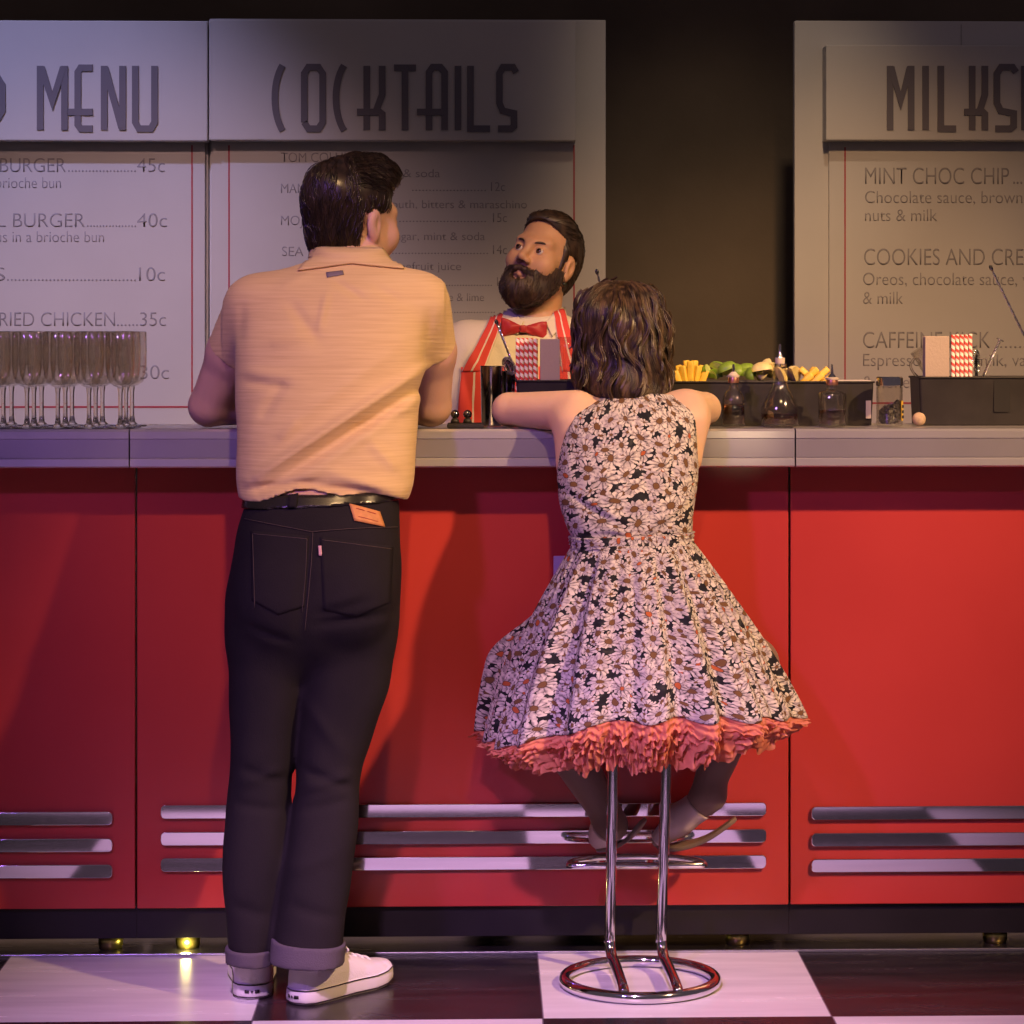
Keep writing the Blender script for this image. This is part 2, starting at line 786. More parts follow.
# ------------------------------------------------------------------ menu boards
M_board = M('painted_board', (0.62, 0.60, 0.585), 0.6, spec=0.3, var=0.05, vscale=2.5, bump=0.04, bscale=25)
M_boardedge = M('board_edge', (0.42, 0.40, 0.39), 0.6)
M_redline = M('red_ink', (0.45, 0.06, 0.09), 0.6)
M_ink = M('grey_ink', (0.34, 0.325, 0.345), 0.7)
M_head = M('charcoal_lettering', (0.17, 0.155, 0.185), 0.6)
BY = 2.0                         # front face of the boards
HYF = BY - 0.07                  # front face of the header boxes
TYF = BY - 0.004


def ribbon(mb, pts, w, y0, y1, closed=False):
    """flat stroke of width w through (x, z) points, from y0 (front) to y1"""
    P = [Vector((p[0], p[1])) for p in pts]
    n = len(P)
    L, R = [], []
    for i in range(n):
        if closed:
            a, c = P[i - 1], P[(i + 1) % n]
        else:
            a, c = P[max(i - 1, 0)], P[min(i + 1, n - 1)]
        d0 = (P[i] - a).normalized() if (P[i] - a).length > 1e-9 else None
        d1 = (c - P[i]).normalized() if (c - P[i]).length > 1e-9 else None
        d0, d1 = d0 or d1, d1 or d0
        t = (d0 + d1)
        t = t.normalized() if t.length > 1e-6 else d0
        nn = Vector((-t.y, t.x))
        s = w / 2 / max(0.35, abs(nn.dot(Vector((-d1.y, d1.x)))))
        L.append(P[i] + nn * s)
        R.append(P[i] - nn * s)
    vs = [(q.x, y0, q.y) for q in L] + [(q.x, y0, q.y) for q in R] + [(q.x, y1, q.y) for q in L] + [(q.x, y1, q.y) for q in R]
    fs = []
    for i in range(n if closed else n - 1):
        j = (i + 1) % n
        fs += [(i, j, n + j, n + i), (2 * n + i, i + 3 * n, j + 3 * n, 2 * n + j), (i, 2 * n + i, 2 * n + j, j), (n + i, n + j, 3 * n + j, 3 * n + i)]
    if not closed:
        fs += [(0, n, 3 * n, 2 * n), (n - 1, 2 * n + n - 1, 3 * n + n - 1, 2 * n - 1)]
    mb.add(vs, fs)


def arc(cx, cy, rx, ry, a0, a1, n=10):
    return [(cx + rx * math.cos(math.radians(a0 + (a1 - a0) * i / n)), cy + ry * math.sin(math.radians(a0 + (a1 - a0) * i / n))) for i in range(n + 1)]


# tall narrow deco letters in a unit box: list of strokes
DECO = {
    'M': [[(0.08, 0), (0.08, 1)], [(0.92, 1), (0.92, 0)], [(0.12, 0.98), (0.5, 0.45), (0.88, 0.98)]],
    'E': [[(0.95, 0.97), (0.45, 0.97), (0.33, 0.9), (0.33, 0.08), (0.45, 0.02), (0.95, 0.02)], [(-0.1, 0.28), (0.95, 0.28)]],
    'N': [[(0.1, 0), (0.1, 1)], [(0.9, 0), (0.9, 1)], [(0.14, 0.97), (0.86, 0.03)]],
    'U': [[(0.1, 1), (0.1, 0.12), (0.25, 0.02), (0.75, 0.02), (0.9, 0.12), (0.9, 1)]],
    'C': [arc(1.05, 0.5, 0.95, 0.62, 125, 235, 14)],
    'O': [[(0.1, 0.12), (0.28, 0.02), (0.72, 0.02), (0.9, 0.12), (0.9, 0.88), (0.72, 0.98), (0.28, 0.98), (0.1, 0.88), (0.1, 0.12)]],
    'K': [[(0.35, 0), (0.35, 1)], [(0.9, 1), (0.9, 0.55), (0.7, 0.32), (0.9, 0.25), (0.9, 0)], [(0.0, 0.28), (0.75, 0.28)]],
    'T': [[(0, 0.97), (1, 0.97)], [(0.5, 0.97), (0.5, 0)]],
    'A': [[(0.4, 0), (0.4, 0.9), (0.52, 0.98), (0.78, 0.98), (0.92, 0.9), (0.92, 0)], [(0.0, 0.28), (0.92, 0.28)]],
    'I': [[(0.5, 0), (0.5, 1)]],
    'L': [[(0.15, 1), (0.15, 0.02), (1, 0.02)]],
    'S': [[(0.95, 0.9), (0.8, 0.98), (0.3, 0.98), (0.12, 0.88), (0.12, 0.42), (0.28, 0.30), (0.85, 0.26), (0.85, 0.06), (0.7, 0.02), (0.05, 0.02)]],
    'H': [[(0.1, 0), (0.1, 1)], [(0.9, 0), (0.9, 1)], [(0.1, 0.3), (0.9, 0.3)]],
    'D': [[(0.1, 0.02), (0.5, 0.02), (0.9, 0.3), (0.9, 0.7), (0.5, 0.98), (0.1, 0.98), (0.1, 0.02)]],
}


def deco_text(items, y0, y1, wpx):
    mb = MB()
    w = wpx / S(HYF)
    for ch, xa, xb in items:
        A, B = J(xa, y1, HYF), J(xb, y0, HYF)
        for si, st in enumerate(DECO[ch]):
            pts = [(A.x + (B.x - A.x) * u, A.z + (B.z - A.z) * v) for u, v in st]
            ribbon(mb, pts, w, HYF - 0.004 - 0.0007 * si, HYF + 0.002)
    return mb.mesh()


def text_lines(lines, Y):
    """lines: (string, x0, x1, baseline, cap height) in picture positions"""
    bm = bmesh.new()
    for (s, x0, x1, yb, cap) in lines:
        c = bpy.data.curves.new('t', 'FONT')
        c.body = s
        c.size = 1.0
        c.offset = -0.006
        o = bpy.data.objects.new('t', c)
        COL.objects.link(o)
        dg = bpy.context.evaluated_depsgraph_get()
        me = bpy.data.meshes.new_from_object(o.evaluated_get(dg))
        xs = [v.co.x for v in me.vertices]
        A, B = J(x0, yb, Y), J(x1, yb - cap, Y)
        sx = (B.x - A.x) / max(max(xs) - min(xs), 1e-6)
        sz = (B.z - A.z) / 0.69
        mn = min(xs)
        for v in me.vertices:
            v.co = Vector((A.x + (v.co.x - mn) * sx, Y - 0.0004, A.z + v.co.y * sz))
        bm.from_mesh(me)
        bpy.data.objects.remove(o)
        bpy.data.curves.remove(c)
        bpy.data.meshes.remove(me)
    r = bmesh.ops.extrude_face_region(bm, geom=list(bm.faces))
    for g in r['geom']:
        if isinstance(g, bmesh.types.BMVert):
            g.co.y += 0.0006
    out = bpy.data.meshes.new('text')
    bm.to_mesh(out)
    bm.free()
    return out


def board(name, label, xl, xr, ytop, header, inner, hx, lines, hdr_items, redlines, seams=()):
    """xl..xr, ytop, header = (x0, x1, ytop, ybottom): picture positions"""
    A, B = J(xl, ytop, BY), J(xr, ytop, BY)
    t = thing(name, label, 'menu board', ((A.x + B.x) / 2, BY + 0.03, 0))
    zt = A.z
    mb = MB().box(A.x, B.x, BY + 0.012, BY + 0.05, 0.0, zt, bev=0.003)
    pan = link('backing_panel', mb.mesh(), M_board, t, False)
    for sx in seams:
        q = J(sx, 300, BY)
        link('panel_joint', MB().box(q.x - 0.0015, q.x + 0.0015, BY + 0.0108, BY + 0.013, 0.02, zt - 0.01).mesh(), M_boardedge, t, False)
    h0, h1 = J(header[0], header[3], HYF), J(header[1], header[2], HYF)
    link('header_panel', MB().box(h0.x, h1.x, HYF, BY + 0.012, h0.z, h1.z, bev=0.003).mesh(), M_board, t, False)
    i0, i1 = J(inner[0], inner[3], TYF), J(inner[1], inner[2], TYF)
    link('price_panel', MB().box(i0.x, i1.x, TYF, BY + 0.012, 0.4, i1.z, bev=0.002).mesh(), M_board, t, False)
    for (xa, ya, xb, yb) in redlines:
        p, q = J(xa, ya, TYF), J(xb, yb, TYF)
        hw = 0.0022
        mb = MB().box(min(p.x, q.x) - hw, max(p.x, q.x) + hw, TYF - 0.0012, TYF + 0.001, min(p.z, q.z) - hw, max(p.z, q.z) + hw)
        link('border_line', mb.mesh(), M_redline, t, False, label='thin red border line')
    link('heading_lettering', deco_text(hdr_items, 66, 130, 6.6), M_head, t, False, label='tall dark heading letters')
    for ln in lines:
        link('price_lettering', text_lines([ln], TYF), M_ink, t, False)
    return t


board('menu_board', 'pale board of burgers with prices at the left, behind the stemmed glasses', -210, 208, 19,
      (-210, 207.5, 21, 140), (-190, 205, 141, 600), 0,
      [('BURGER', 0, 66, 172, 14), ('.' * 20, 68, 136, 172, 14), ('45c', 137, 165, 172, 14),
       ('brioche bun', -4, 61, 188, 11),
       ('EL BURGER', -12, 85, 227, 14), ('.' * 16, 87, 136, 227, 14), ('40c', 137, 167, 227, 14),
       ('us in a brioche bun', -4, 104, 242, 11),
       ('S', -7, 5, 281, 14), ('.' * 34, 7, 136, 281, 14), ('10c', 139, 165, 281, 14),
       ('FRIED CHICKEN', -9, 115, 326, 14), ('.' * 6, 117, 138, 326, 14), ('35c', 140, 166, 326, 14),
       ('.', 134, 137, 379, 14), ('30c', 140, 169, 379, 14)],
      [('D', -22, 5), ('M', 38, 67), ('E', 70, 94), ('N', 102, 125), ('U', 133, 157)],
      [(192, 146, 192, 407), (-180, 407, 192, 407)])

board('menu_board', 'pale board of cocktails between the burger board and the dark gap', 209, 606, 18,
      (209, 576, 21, 140), (211, 576, 141, 600), 0,
      [('TOM COLLINS', 281, 358, 162, 9.5), ('lemon, syrup & soda', 330, 440, 177, 8),
       ('MANHATTAN', 281, 352, 193, 9.5), ('.' * 22, 412, 486, 191, 9), ('12c', 491, 505, 191, 9),
       ('whiskey, vermouth, bitters & maraschino', 318, 527, 208, 8),
       ('MOJITO', 281, 324, 225, 9.5), ('.' * 36, 365, 486, 222, 9), ('15c', 493, 507, 222, 9),
       ('white rum, sugar, mint & soda', 330, 485, 240, 8),
       ('SEA BREEZE', 282, 352, 256, 9.5), ('.' * 30, 392, 488, 254, 9), ('14c', 493, 507, 254, 9),
       ('vodka, grapefruit juice', 345, 461, 270, 8),
       ('.' * 22, 432, 492, 286, 9), ('12c', 497, 511, 286, 9),
       ('clove & lime', 431, 484, 301, 8),
       ('.' * 20, 440, 495, 313, 9)],
      [('C', 273, 292), ('O', 302, 325), ('C', 334, 354), ('K', 357, 385), ('T', 394, 416), ('A', 417, 447), ('I', 452, 464), ('L', 467, 490), ('S', 497, 517)],
      [(229, 146, 229, 420), (574, 146, 574, 420)])

board('menu_board', 'dim brown-lit board of milkshakes behind the trays, right of the dark gap', 795, 1240, 20,
      (826, 1240, 46, 140), (829, 1240, 142, 600), 0,
      [('MINT CHOC CHIP', 865, 1009, 184, 16.5), ('....', 1013, 1026, 184, 16),
       ('Chocolate sauce, brownie', 865, 1034, 203, 12),
       ('nuts & milk', 865, 937, 221, 12),
       ('COOKIES AND CREAM', 864, 1049, 265, 16.5),
       ('Oreos, chocolate sauce, v', 863, 1029, 285, 12.5),
       ('& milk', 863, 903, 304, 12.5),
       ('CAFFEINE KICK', 863, 990, 348, 16.5), ('......', 1000, 1026, 348, 14),
       ('Espresso, syrup, milk, va', 863, 1026, 366, 12.5),
       ('& honey', 863, 917, 388, 12.5)],
      [('M', 888, 913), ('I', 921, 930), ('L', 938, 956), ('K', 964, 987), ('S', 994, 1017), ('H', 1022, 1046)],
      [(845, 148, 845, 403), (845, 403, 1230, 403)], seams=(962,))

# ------------------------------------------------------------------ the bar
CT = 1.098                       # top of the counter


def red_material():
    m, nt, p = new_mat('red_laminate')
    b = NB(nt)
    tc = b.n('ShaderNodeTexCoord')
    nz = b.n('ShaderNodeTexNoise', i_Scale=2.2, i_Detail=4.0)
    b.l(tc.outputs['Object'], nz.inputs['Vector'])
    b.l(b.ramp(nz.outputs[0], [(0.3, (0.50, 0.046, 0.040)), (0.7, (0.57, 0.056, 0.048))]), p.inputs['Base Color'])
    b.l(b.math('MULTIPLY_ADD', nz.outputs[0], 0.10, 0.17), p.inputs['Roughness'])
    p.inputs['Specular IOR Level'].default_value = 0.5
    nz2 = b.n('ShaderNodeTexNoise', i_Scale=1.3, i_Detail=1.0)
    b.l(tc.outputs['Object'], nz2.inputs['Vector'])
    bp = b.n('ShaderNodeBump', i_Strength=0.10, i_Distance=0.02)
    b.l(nz2.outputs[0], bp.inputs['Height'])
    b.l(bp.outputs[0], p.inputs['Normal'])
    return m


M_red = red_material()
M_alu = M('brushed_aluminium', (0.66, 0.63, 0.64), 0.30, metal=0.62, var=0.06, vscale=6, bump=0.05, bscale=20, bstretch=(1, 1, 30))
M_alub = M('aluminium_band', (0.46, 0.43, 0.46), 0.36, metal=0.62, var=0.06, vscale=6)
M_mirror = M('polished_strip', (0.92, 0.90, 0.94), 0.05, metal=1.0)
M_plinth = M('black_plinth', (0.018, 0.015, 0.018), 0.4, spec=0.4, var=0.2, vscale=5)
M_dark = M('dark_board', (0.03, 0.026, 0.026), 0.6)
M_brass = M('brass_foot', (0.75, 0.62, 0.20), 0.3, metal=0.9)
M_screw = M('black_screw', (0.02, 0.02, 0.02), 0.4)


def rounded_rect(x0, x1, z0, z1, r, n=5):
    pts = []
    for (cx, cz, a) in ((x1 - r, z0 + r, -90), (x1 - r, z1 - r, 0), (x0 + r, z1 - r, 90), (x0 + r, z0 + r, 180)):
        pts += arc(cx, cz, r, r, a, a + 90, n)
    return pts


def bar_unit(label, xl, xr, strips, feet, dz=0.0):
    """xl, xr world x; strips: (x0, x1) world"""
    t = thing('bar_unit', label, 'bar', ((xl + xr) / 2, 0.2, 0), 'units of the red bar')
    g = 0.0022
    zb, ztp = 0.093, 1.018
    link('front_panel', MB().box(xl + g, xr - g, 0.0, 0.025, zb, ztp, bev=0.002).mesh(), M_red, t, False)
    for zc in (0.2955, 0.2395, 0.1850):
        z0, z1 = zc - 0.0142 + dz, zc + 0.0142 + dz
        for (a, b_) in strips:
            pr = MB().prism(rounded_rect(a, b_, z0, z1, 0.009), -0.009, 0.002)
            o = link('metal_strip', pr.mesh(), M_mirror, t)
            bv = o.modifiers.new('edge', 'BEVEL')
            bv.width, bv.segments, bv.limit_method = 0.0015, 2, 'ANGLE'
            autosmooth(o)
    link('plinth', MB().box(xl, xr, 0.012, 0.03, 0.028, zb + 0.004, bev=0.001).mesh(), M_plinth, t, False)
    link('carcass', MB().box(xl + 0.01, xr - 0.01, 0.03, 0.20, 0.03, ztp, bev=0.002).mesh(), M_dark, t, False)
    # counter: slab with a three-band metal edge
    e = 0.0016
    ctop = link('countertop', MB().box(xl + e, xr - e, -0.085, 0.24, CT - 0.074, CT - 0.001, bev=0.002).mesh(), M_alu, t, False)
    prof = [(-0.060, -0.001), (-0.098, -0.001), (-0.104, -0.006), (-0.104, -0.020), (-0.1015, -0.022), (-0.1005, -0.060), (-0.1035, -0.063), (-0.104, -0.077), (-0.100, -0.080), (-0.060, -0.080)]
    mb = MB()
    n = len(prof)
    vs = [(xl + e, y, CT + z) for y, z in prof] + [(xr - e, y, CT + z) for y, z in prof]
    fs = [tuple(range(n)), tuple(range(2 * n - 1, n - 1, -1))] + [(k, (k + 1) % n, n + (k + 1) % n, n + k) for k in range(n)]
    mb.add(vs, fs)
    link('edge_rail', mb.mesh(), M_alu, ctop, False, label='ribbed metal edge of the counter')
    link('edge_band', MB().box(xl + e, xr - e, -0.1025, -0.09, CT - 0.0595, CT - 0.0225).mesh(), M_alub, ctop, False)
    for fx in feet:
        link('foot', MB().lathe((fx, 0.055, 0), [(0, 0.0), (0.024, 0.0), (0.024, 0.004), (0.026, 0.006), (0.026, 0.028), (0, 0.028)], 28).mesh(), M_brass, t)
    return t


def wx(px):
    return J(px, 680, 0).x


bar_unit('left end red bar unit under the stemmed glasses', -1.55, wx(136), [(-1.5, wx(113))], [wx(107)], -0.0125)
bar_unit('middle red bar unit that the man and the woman lean on', wx(136), wx(789.5), [(wx(161), wx(766))], [wx(185), wx(740)])
bar_unit('right end red bar unit under the straw caddy', wx(789.5), 1.75, [(wx(811), 1.62)], [wx(1000)], -0.0095)

# small white plate added on the middle front panel for an unidentified shape, half hidden by the skirt
mid_unit = bpy.data.objects['bar_unit.001']
pa, pb = J(553.5, 556, -0.006), J(592, 577, -0.006)
link('stand_in_plate', MB().box(pa.x, pb.x, -0.008, 0.001, pb.z, pa.z, bev=0.002).mesh(), M('white_plate', (0.70, 0.66, 0.70), 0.35), mid_unit, False, label='small white plate standing in for an unidentified shape')
# ================================================================== people: shared parts
def skin_material(name, base, lip, rough=0.5):
    m, nt, p = new_mat(name)
    b = NB(nt)
    at = b.n('ShaderNodeAttribute', attribute_name='tone')
    tc = b.n('ShaderNodeTexCoord')
    nz = b.n('ShaderNodeTexNoise', i_Scale=14.0, i_Detail=4.0)
    b.l(tc.outputs['Object'], nz.inputs['Vector'])
    c = b.ramp(nz.outputs[0], [(0.3, tuple(x * 0.93 for x in base)), (0.7, tuple(min(1, x * 1.05) for x in base))])
    c = b.mix(at.outputs['Fac'], c, lip)
    b.l(c, p.inputs['Base Color'])
    p.inputs['Roughness'].default_value = rough
    p.inputs['Specular IOR Level'].default_value = 0.35
    p.inputs['Subsurface Weight'].default_value = 0.12
    p.inputs['Subsurface Radius'].default_value = (0.010, 0.004, 0.002)
    p.inputs['Subsurface Scale'].default_value = 1.0
    nz2 = b.n('ShaderNodeTexNoise', i_Scale=220.0, i_Detail=2.0)
    b.l(tc.outputs['Object'], nz2.inputs['Vector'])
    bp = b.n('ShaderNodeBump', i_Strength=0.06, i_Distance=0.004)
    b.l(nz2.outputs[0], bp.inputs['Height'])
    b.l(bp.outputs[0], p.inputs['Normal'])
    return m


def hair_material(name, dark, lite, rough=0.35):
    m, nt, p = new_mat(name)
    b = NB(nt)
    tc = b.n('ShaderNodeTexCoord')
    mp = b.n('ShaderNodeMapping')
    mp.inputs['Scale'].default_value = (1.0, 1.0, 0.28)
    b.l(tc.outputs['Object'], mp.inputs[0])
    nz = b.n('ShaderNodeTexNoise', i_Scale=70.0, i_Detail=3.0)
    b.l(mp.outputs[0], nz.inputs['Vector'])
    b.l(b.ramp(nz.outputs[0], [(0.38, dark), (0.66, lite)]), p.inputs['Base Color'])
    p.inputs['Roughness'].default_value = rough
    p.inputs['Specular IOR Level'].default_value = 0.6
    p.inputs['Anisotropic'].default_value = 0.5
    return m


def head_prims(R, t, s=1.0, jaw=1.0):
    """(op, primitive, blend) list for a head whose face looks along local -y"""
    def T(p):
        return TR(p, R, t, s)
    L = [('u', EL((0, 0.018, 0.045), (0.075, 0.094, 0.083)), 0.0),
         ('u', EL((0, -0.022, -0.025), (0.064 * jaw, 0.066, 0.083)), 0.03),
         ('u', RC((0, -0.066, -0.098), (0, -0.072, -0.104), 0.022, 0.018), 0.03)]
    for q in (-1, 1):
        L += [('u', RC((q * 0.056 * jaw, 0.0, -0.055), (q * 0.018, -0.060, -0.100), 0.016, 0.016), 0.03),
              ('u', RC((q * 0.042, -0.068, 0.025), (q * 0.012, -0.082, 0.019), 0.0085, 0.0095), 0.025),
              ('u', EL((q * 0.043, -0.058, -0.028), (0.025, 0.024, 0.028)), 0.025),
              ('s', EL((q * 0.031, -0.098, 0.003), (0.019, 0.020, 0.012)), 0.014)]
    L += [('u', RC((0, -0.080, 0.018), (0, -0.106, -0.026), 0.0075, 0.0115), 0.014)]
    for q in (-1, 1):
        L += [('u', EL((q * 0.0125, -0.095, -0.033), (0.0085, 0.012, 0.008)), 0.008),
              ('s', EL((q * 0.0070, -0.102, -0.0395), (0.0036, 0.005, 0.004)), 0.003),
              # eyelids
              ('u', EL((q * 0.031, -0.0745, 0.003), (0.0165, 0.0135, 0.0125)), 0.005),
              ('s', EL((q * 0.031, -0.0905, 0.0010), (0.0150, 0.013, 0.0043)), 0.003),
              ('u', RC((q * 0.023, -0.0830, -0.0605), (0, -0.0900, -0.0585), 0.0035, 0.0055), 0.006),
              ('u', RC((q * 0.020, -0.0825, -0.0665), (0, -0.0890, -0.0685), 0.0040, 0.0068), 0.006)]
    L += [('s', RC((-0.021, -0.0900, -0.0633), (0.021, -0.0900, -0.0633), 0.0005, 0.0005), 0.005)]
    for q in (-1, 1):
        L += [('u', EL((q * 0.078, 0.010, -0.008), (0.010, 0.019, 0.031)), 0.010),
              ('u', EL((q * 0.076, 0.004, -0.033), (0.007, 0.010, 0.011)), 0.008),
              ('s', EL((q * 0.089, 0.004, -0.006), (0.008, 0.009, 0.017)), 0.006)]
    return [(o, T(p), k * s) for o, p, k in L]


def apply(F_, L, off=0.0):
    for o, p, k in L:
        if o == 'u':
            F_.add(p, k, off)
        else:
            F_.sub(p, k, 0.0)


def tone_attr(me, fn):
    """a colour value per vertex for lips and the like (fn of world coordinates, numpy)"""
    n = len(me.vertices)
    co = np.empty(n * 3, dtype=np.float32)
    me.vertices.foreach_get('co', co)
    v = np.clip(fn(co.reshape(n, 3).astype(float)), 0, 1).astype(np.float32)
    a = me.attributes.new('tone', 'FLOAT', 'POINT')
    a.data.foreach_set('value', v)


def hand_prims(wrist, fwd, side, up, s=1.0, curl=0.5):
    """a relaxed hand: palm, four unequal bent fingers, a thumb leaving the side of the palm"""
    w, f, sd, u = [Vector(q) for q in (wrist, fwd, side, up)]
    f.normalize(); sd.normalize(); u.normalize()
    L = [('u', RC(w, w + f * 0.035 * s, 0.027 * s, 0.028 * s), 0.02)]
    for i in range(4):
        L.append(('u', RC(w + f * 0.025 * s + sd * (0.012 * (1.5 - i)) * s, w + f * 0.082 * s + sd * (0.0195 * (1.5 - i)) * s, 0.014 * s, 0.0115 * s), 0.012))
    ln = (0.070, 0.082, 0.078, 0.060)
    for i in range(4):
        a = w + f * 0.085 * s + sd * (0.0200 * (1.5 - i)) * s
        d = (f * 1.0 - u * 0.15 * curl).normalized()
        b = a + d * ln[i] * 0.48 * s
        d2 = (f - u * 0.9 * curl).normalized()
        c = b + d2 * ln[i] * 0.32 * s
        d3 = (f - u * 1.8 * curl).normalized()
        e = c + d3 * ln[i] * 0.25 * s
        L += [('u', RC(a, b, 0.0095 * s, 0.0085 * s), 0.004), ('u', RC(b, c, 0.0085 * s, 0.0078 * s), 0.004), ('u', RC(c, e, 0.0078 * s, 0.0065 * s), 0.004)]
    a = w + f * 0.020 * s + sd * 0.022 * s
    b = a + (f * 0.6 + sd * 0.8).normalized() * 0.042 * s
    c = b + (f * 0.95 + sd * 0.25 - u * 0.2).normalized() * 0.032 * s
    e = c + (f * 1.0 - u * 0.3).normalized() * 0.025 * s
    L += [('u', RC(a, b, 0.015 * s, 0.0115 * s), 0.010), ('u', RC(b, c, 0.0110 * s, 0.0095 * s), 0.004), ('u', RC(c, e, 0.0095 * s, 0.0080 * s), 0.004)]
    return L


def creases(lines, Yp, ycut, gain=1.0):
    """ridges and valleys in cloth along picture-space lines; only on the side facing the camera (y < ycut)"""
    segs = []
    for (x0, y0, x1, y1, amp, wd) in lines:
        a, b = J(x0, y0, Yp), J(x1, y1, Yp)
        segs.append((a.x, a.z, b.x, b.z, amp * gain, wd))

    def fn(X, Y, Z):
        tot = 0.0
        for (ax, az, bx, bz, amp, wd) in segs:
            ux, uz = bx - ax, bz - az
            L = ux * ux + uz * uz + 1e-9
            h = np.clip(((X - ax) * ux + (Z - az) * uz) / L, 0, 1)
            dx, dz = X - ax - ux * h, Z - az - uz * h
            fade = np.sin(PI * np.clip(h, 0.02, 0.98)) ** 0.5
            tot = tot + amp * fade * np.exp(-(dx * dx + dz * dz) / (wd * wd))
        return tot * (Y < ycut)
    return fn


def waves(seed, n, amp, kmin, kmax, aniso=(1, 1, 1)):
    """soft random unevenness as a sum of plane waves"""
    r = np.random.RandomState(seed)
    K = []
    for _ in range(n):
        d = r.normal(size=3) * np.array(aniso)
        d /= np.linalg.norm(d)
        K.append((d * r.uniform(kmin, kmax), r.uniform(0, 6.28)))

    def fn(X, Y, Z):
        t = 0.0
        for k, p in K:
            t = t + np.sin(k[0] * X + k[1] * Y + k[2] * Z + p)
        return amp * t / math.sqrt(n)
    return fn


def rot(axis, deg):
    return Matrix.Rotation(math.radians(deg), 3, axis)


def local(R, t, s=1.0):
    Rn, tn = np.array(R, float), np.array(t, float)
    return lambda p: Vector(Rn @ (np.array(p, float) * s) + tn)


# ================================================================== the man
man = thing('person', 'standing man seen from behind in short-sleeved shirt and dark jeans, leaning on the bar', 'person', (J(290, 985, -0.38).x, -0.38, 0))
M_skin_man = skin_material('skin_light', (0.66, 0.40, 0.30), (0.55, 0.25, 0.20))

m_torso_rows = [(258, 318, 384, -0.10, 0.060), (268, 288, 402, -0.12, 0.075), (279, 258, 424, -0.135, 0.088), (292, 244, 432, -0.15, 0.105), (315, 238, 430, -0.165, 0.118),
                (350, 237, 424, -0.195, 0.126), (400, 237, 418, -0.230, 0.124), (450, 238, 415, -0.270, 0.118), (485, 237, 413, -0.300, 0.118), (500, 240, 407, -0.312, 0.120)]
m_torso = loft_px(m_torso_rows, 2.4, 0.012)
aL = [J(257, 306, -0.145), J(232, 352, -0.09), J(209, 406, -0.03), J(262, 407, 0.055), J(300, 406, 0.085)]
aR = [J(420, 303, -0.145), J(431, 352, -0.09), J(431, 406, -0.03), J(392, 407, 0.055), J(358, 406, 0.085)]
m_hip = loft_px([(490, 247, 397, -0.315, 0.100), (510, 243, 398, -0.325, 0.112), (535, 236, 399, -0.335, 0.122), (565, 230, 400, -0.345, 0.128), (600, 227, 399.5, -0.345, 0.127),
                 (625, 229, 398, -0.342, 0.118), (648, 236, 389, -0.338, 0.096), (670, 254, 372, -0.335, 0.060), (684, 280, 345, -0.335, 0.025)], 2.5, 0.012)
m_legL = loft_px([(545, 258, 292, -0.335, 0.050), (590, 236, 312, -0.335, 0.086), (640, 228, 309, -0.335, 0.092), (690, 229.5, 302, -0.33, 0.086), (735, 231, 297, -0.33, 0.079), (775, 230, 293, -0.335, 0.073),
                  (800, 227, 290, -0.34, 0.071), (845, 222, 289, -0.355, 0.074), (890, 223, 284, -0.365, 0.072), (925, 226, 279, -0.375, 0.068), (952, 229, 273, -0.382, 0.064)], 2.2, 0.014)
m_legR = loft_px([(545, 335, 372, -0.335, 0.050), (590, 316, 392, -0.335, 0.086), (640, 309, 397, -0.335, 0.092), (690, 303, 389, -0.335, 0.086), (730, 300, 375, -0.335, 0.080), (765, 297, 362, -0.34, 0.074),
                  (800, 295, 358.5, -0.35, 0.072), (845, 288, 356, -0.375, 0.074), (890, 281, 350, -0.395, 0.072), (925, 276, 345.5, -0.41, 0.070), (954, 273, 342, -0.42, 0.066)], 2.2, 0.014)
hmR, hmT = rot('Y', 3) @ rot('Z', 133) @ rot('X', 2), J(354, 221, -0.035)
hloc = local(hmR, hmT)

xs = axis_coords(J(180, 400, 0).x, J(460, 400, 0).x, 0.006, (J(300, 200, 0).x, J(405, 200, 0).x, 0.0045))
ys = axis_coords(-0.52, 0.24, 0.006)
zs = axis_coords(0.0, 1.70, 0.007, (1.06, 1.68, 0.0045))
fb = FIELD(xs, ys, zs)
fb.add(m_torso, 0, -0.014)
fb.add(m_hip, 0.03, -0.012)
for lg in (m_legL, m_legR):
    fb.add(lg, 0.01, -0.012)
for a in (aL, aR):
    fb.add(RC(a[0], a[1], 0.060, 0.050), 0.04)
    fb.add(RC(a[1], a[2], 0.049, 0.041), 0.02)
    fb.add(RC(a[2], a[3], 0.041, 0.037), 0.012)
    fb.add(RC(a[3], a[4], 0.037, 0.028), 0.012)
for a, q in ((aL, 1), (aR, -1)):
    apply(fb, hand_prims(a[4] + Vector((0, 0, 0.008)), (q * 0.9, 0.35, 0.02), (q * -0.35, 0.9, 0), (0, 0, 1), 1.0, 0.35))
fb.add(RC(J(350, 285, -0.11), hloc((0, 0.03, -0.06)), 0.060, 0.055), 0.03)
apply(fb, head_prims(hmR, hmT))
for (px, py, Y, dx, dy) in ((252, 990, -0.345, -0.03, 0.20), (309, 992, -0.405, 0.13, 0.15)):
    q = J(px, 955, Y)
    fb.add(RC((q.x, Y, 0.12), (q.x, Y + 0.01, 0.05), 0.030, 0.027), 0.02)
    fb.add(RC((q.x, Y + 0.01, 0.042), (q.x + dx * 0.7, Y + dy * 0.6, 0.034), 0.020, 0.014), 0.02)
me = biggest(fb.mesh('body'))
tone_attr(me, lambda c: np.zeros(len(c)))
link('body', me, M_skin_man, man)

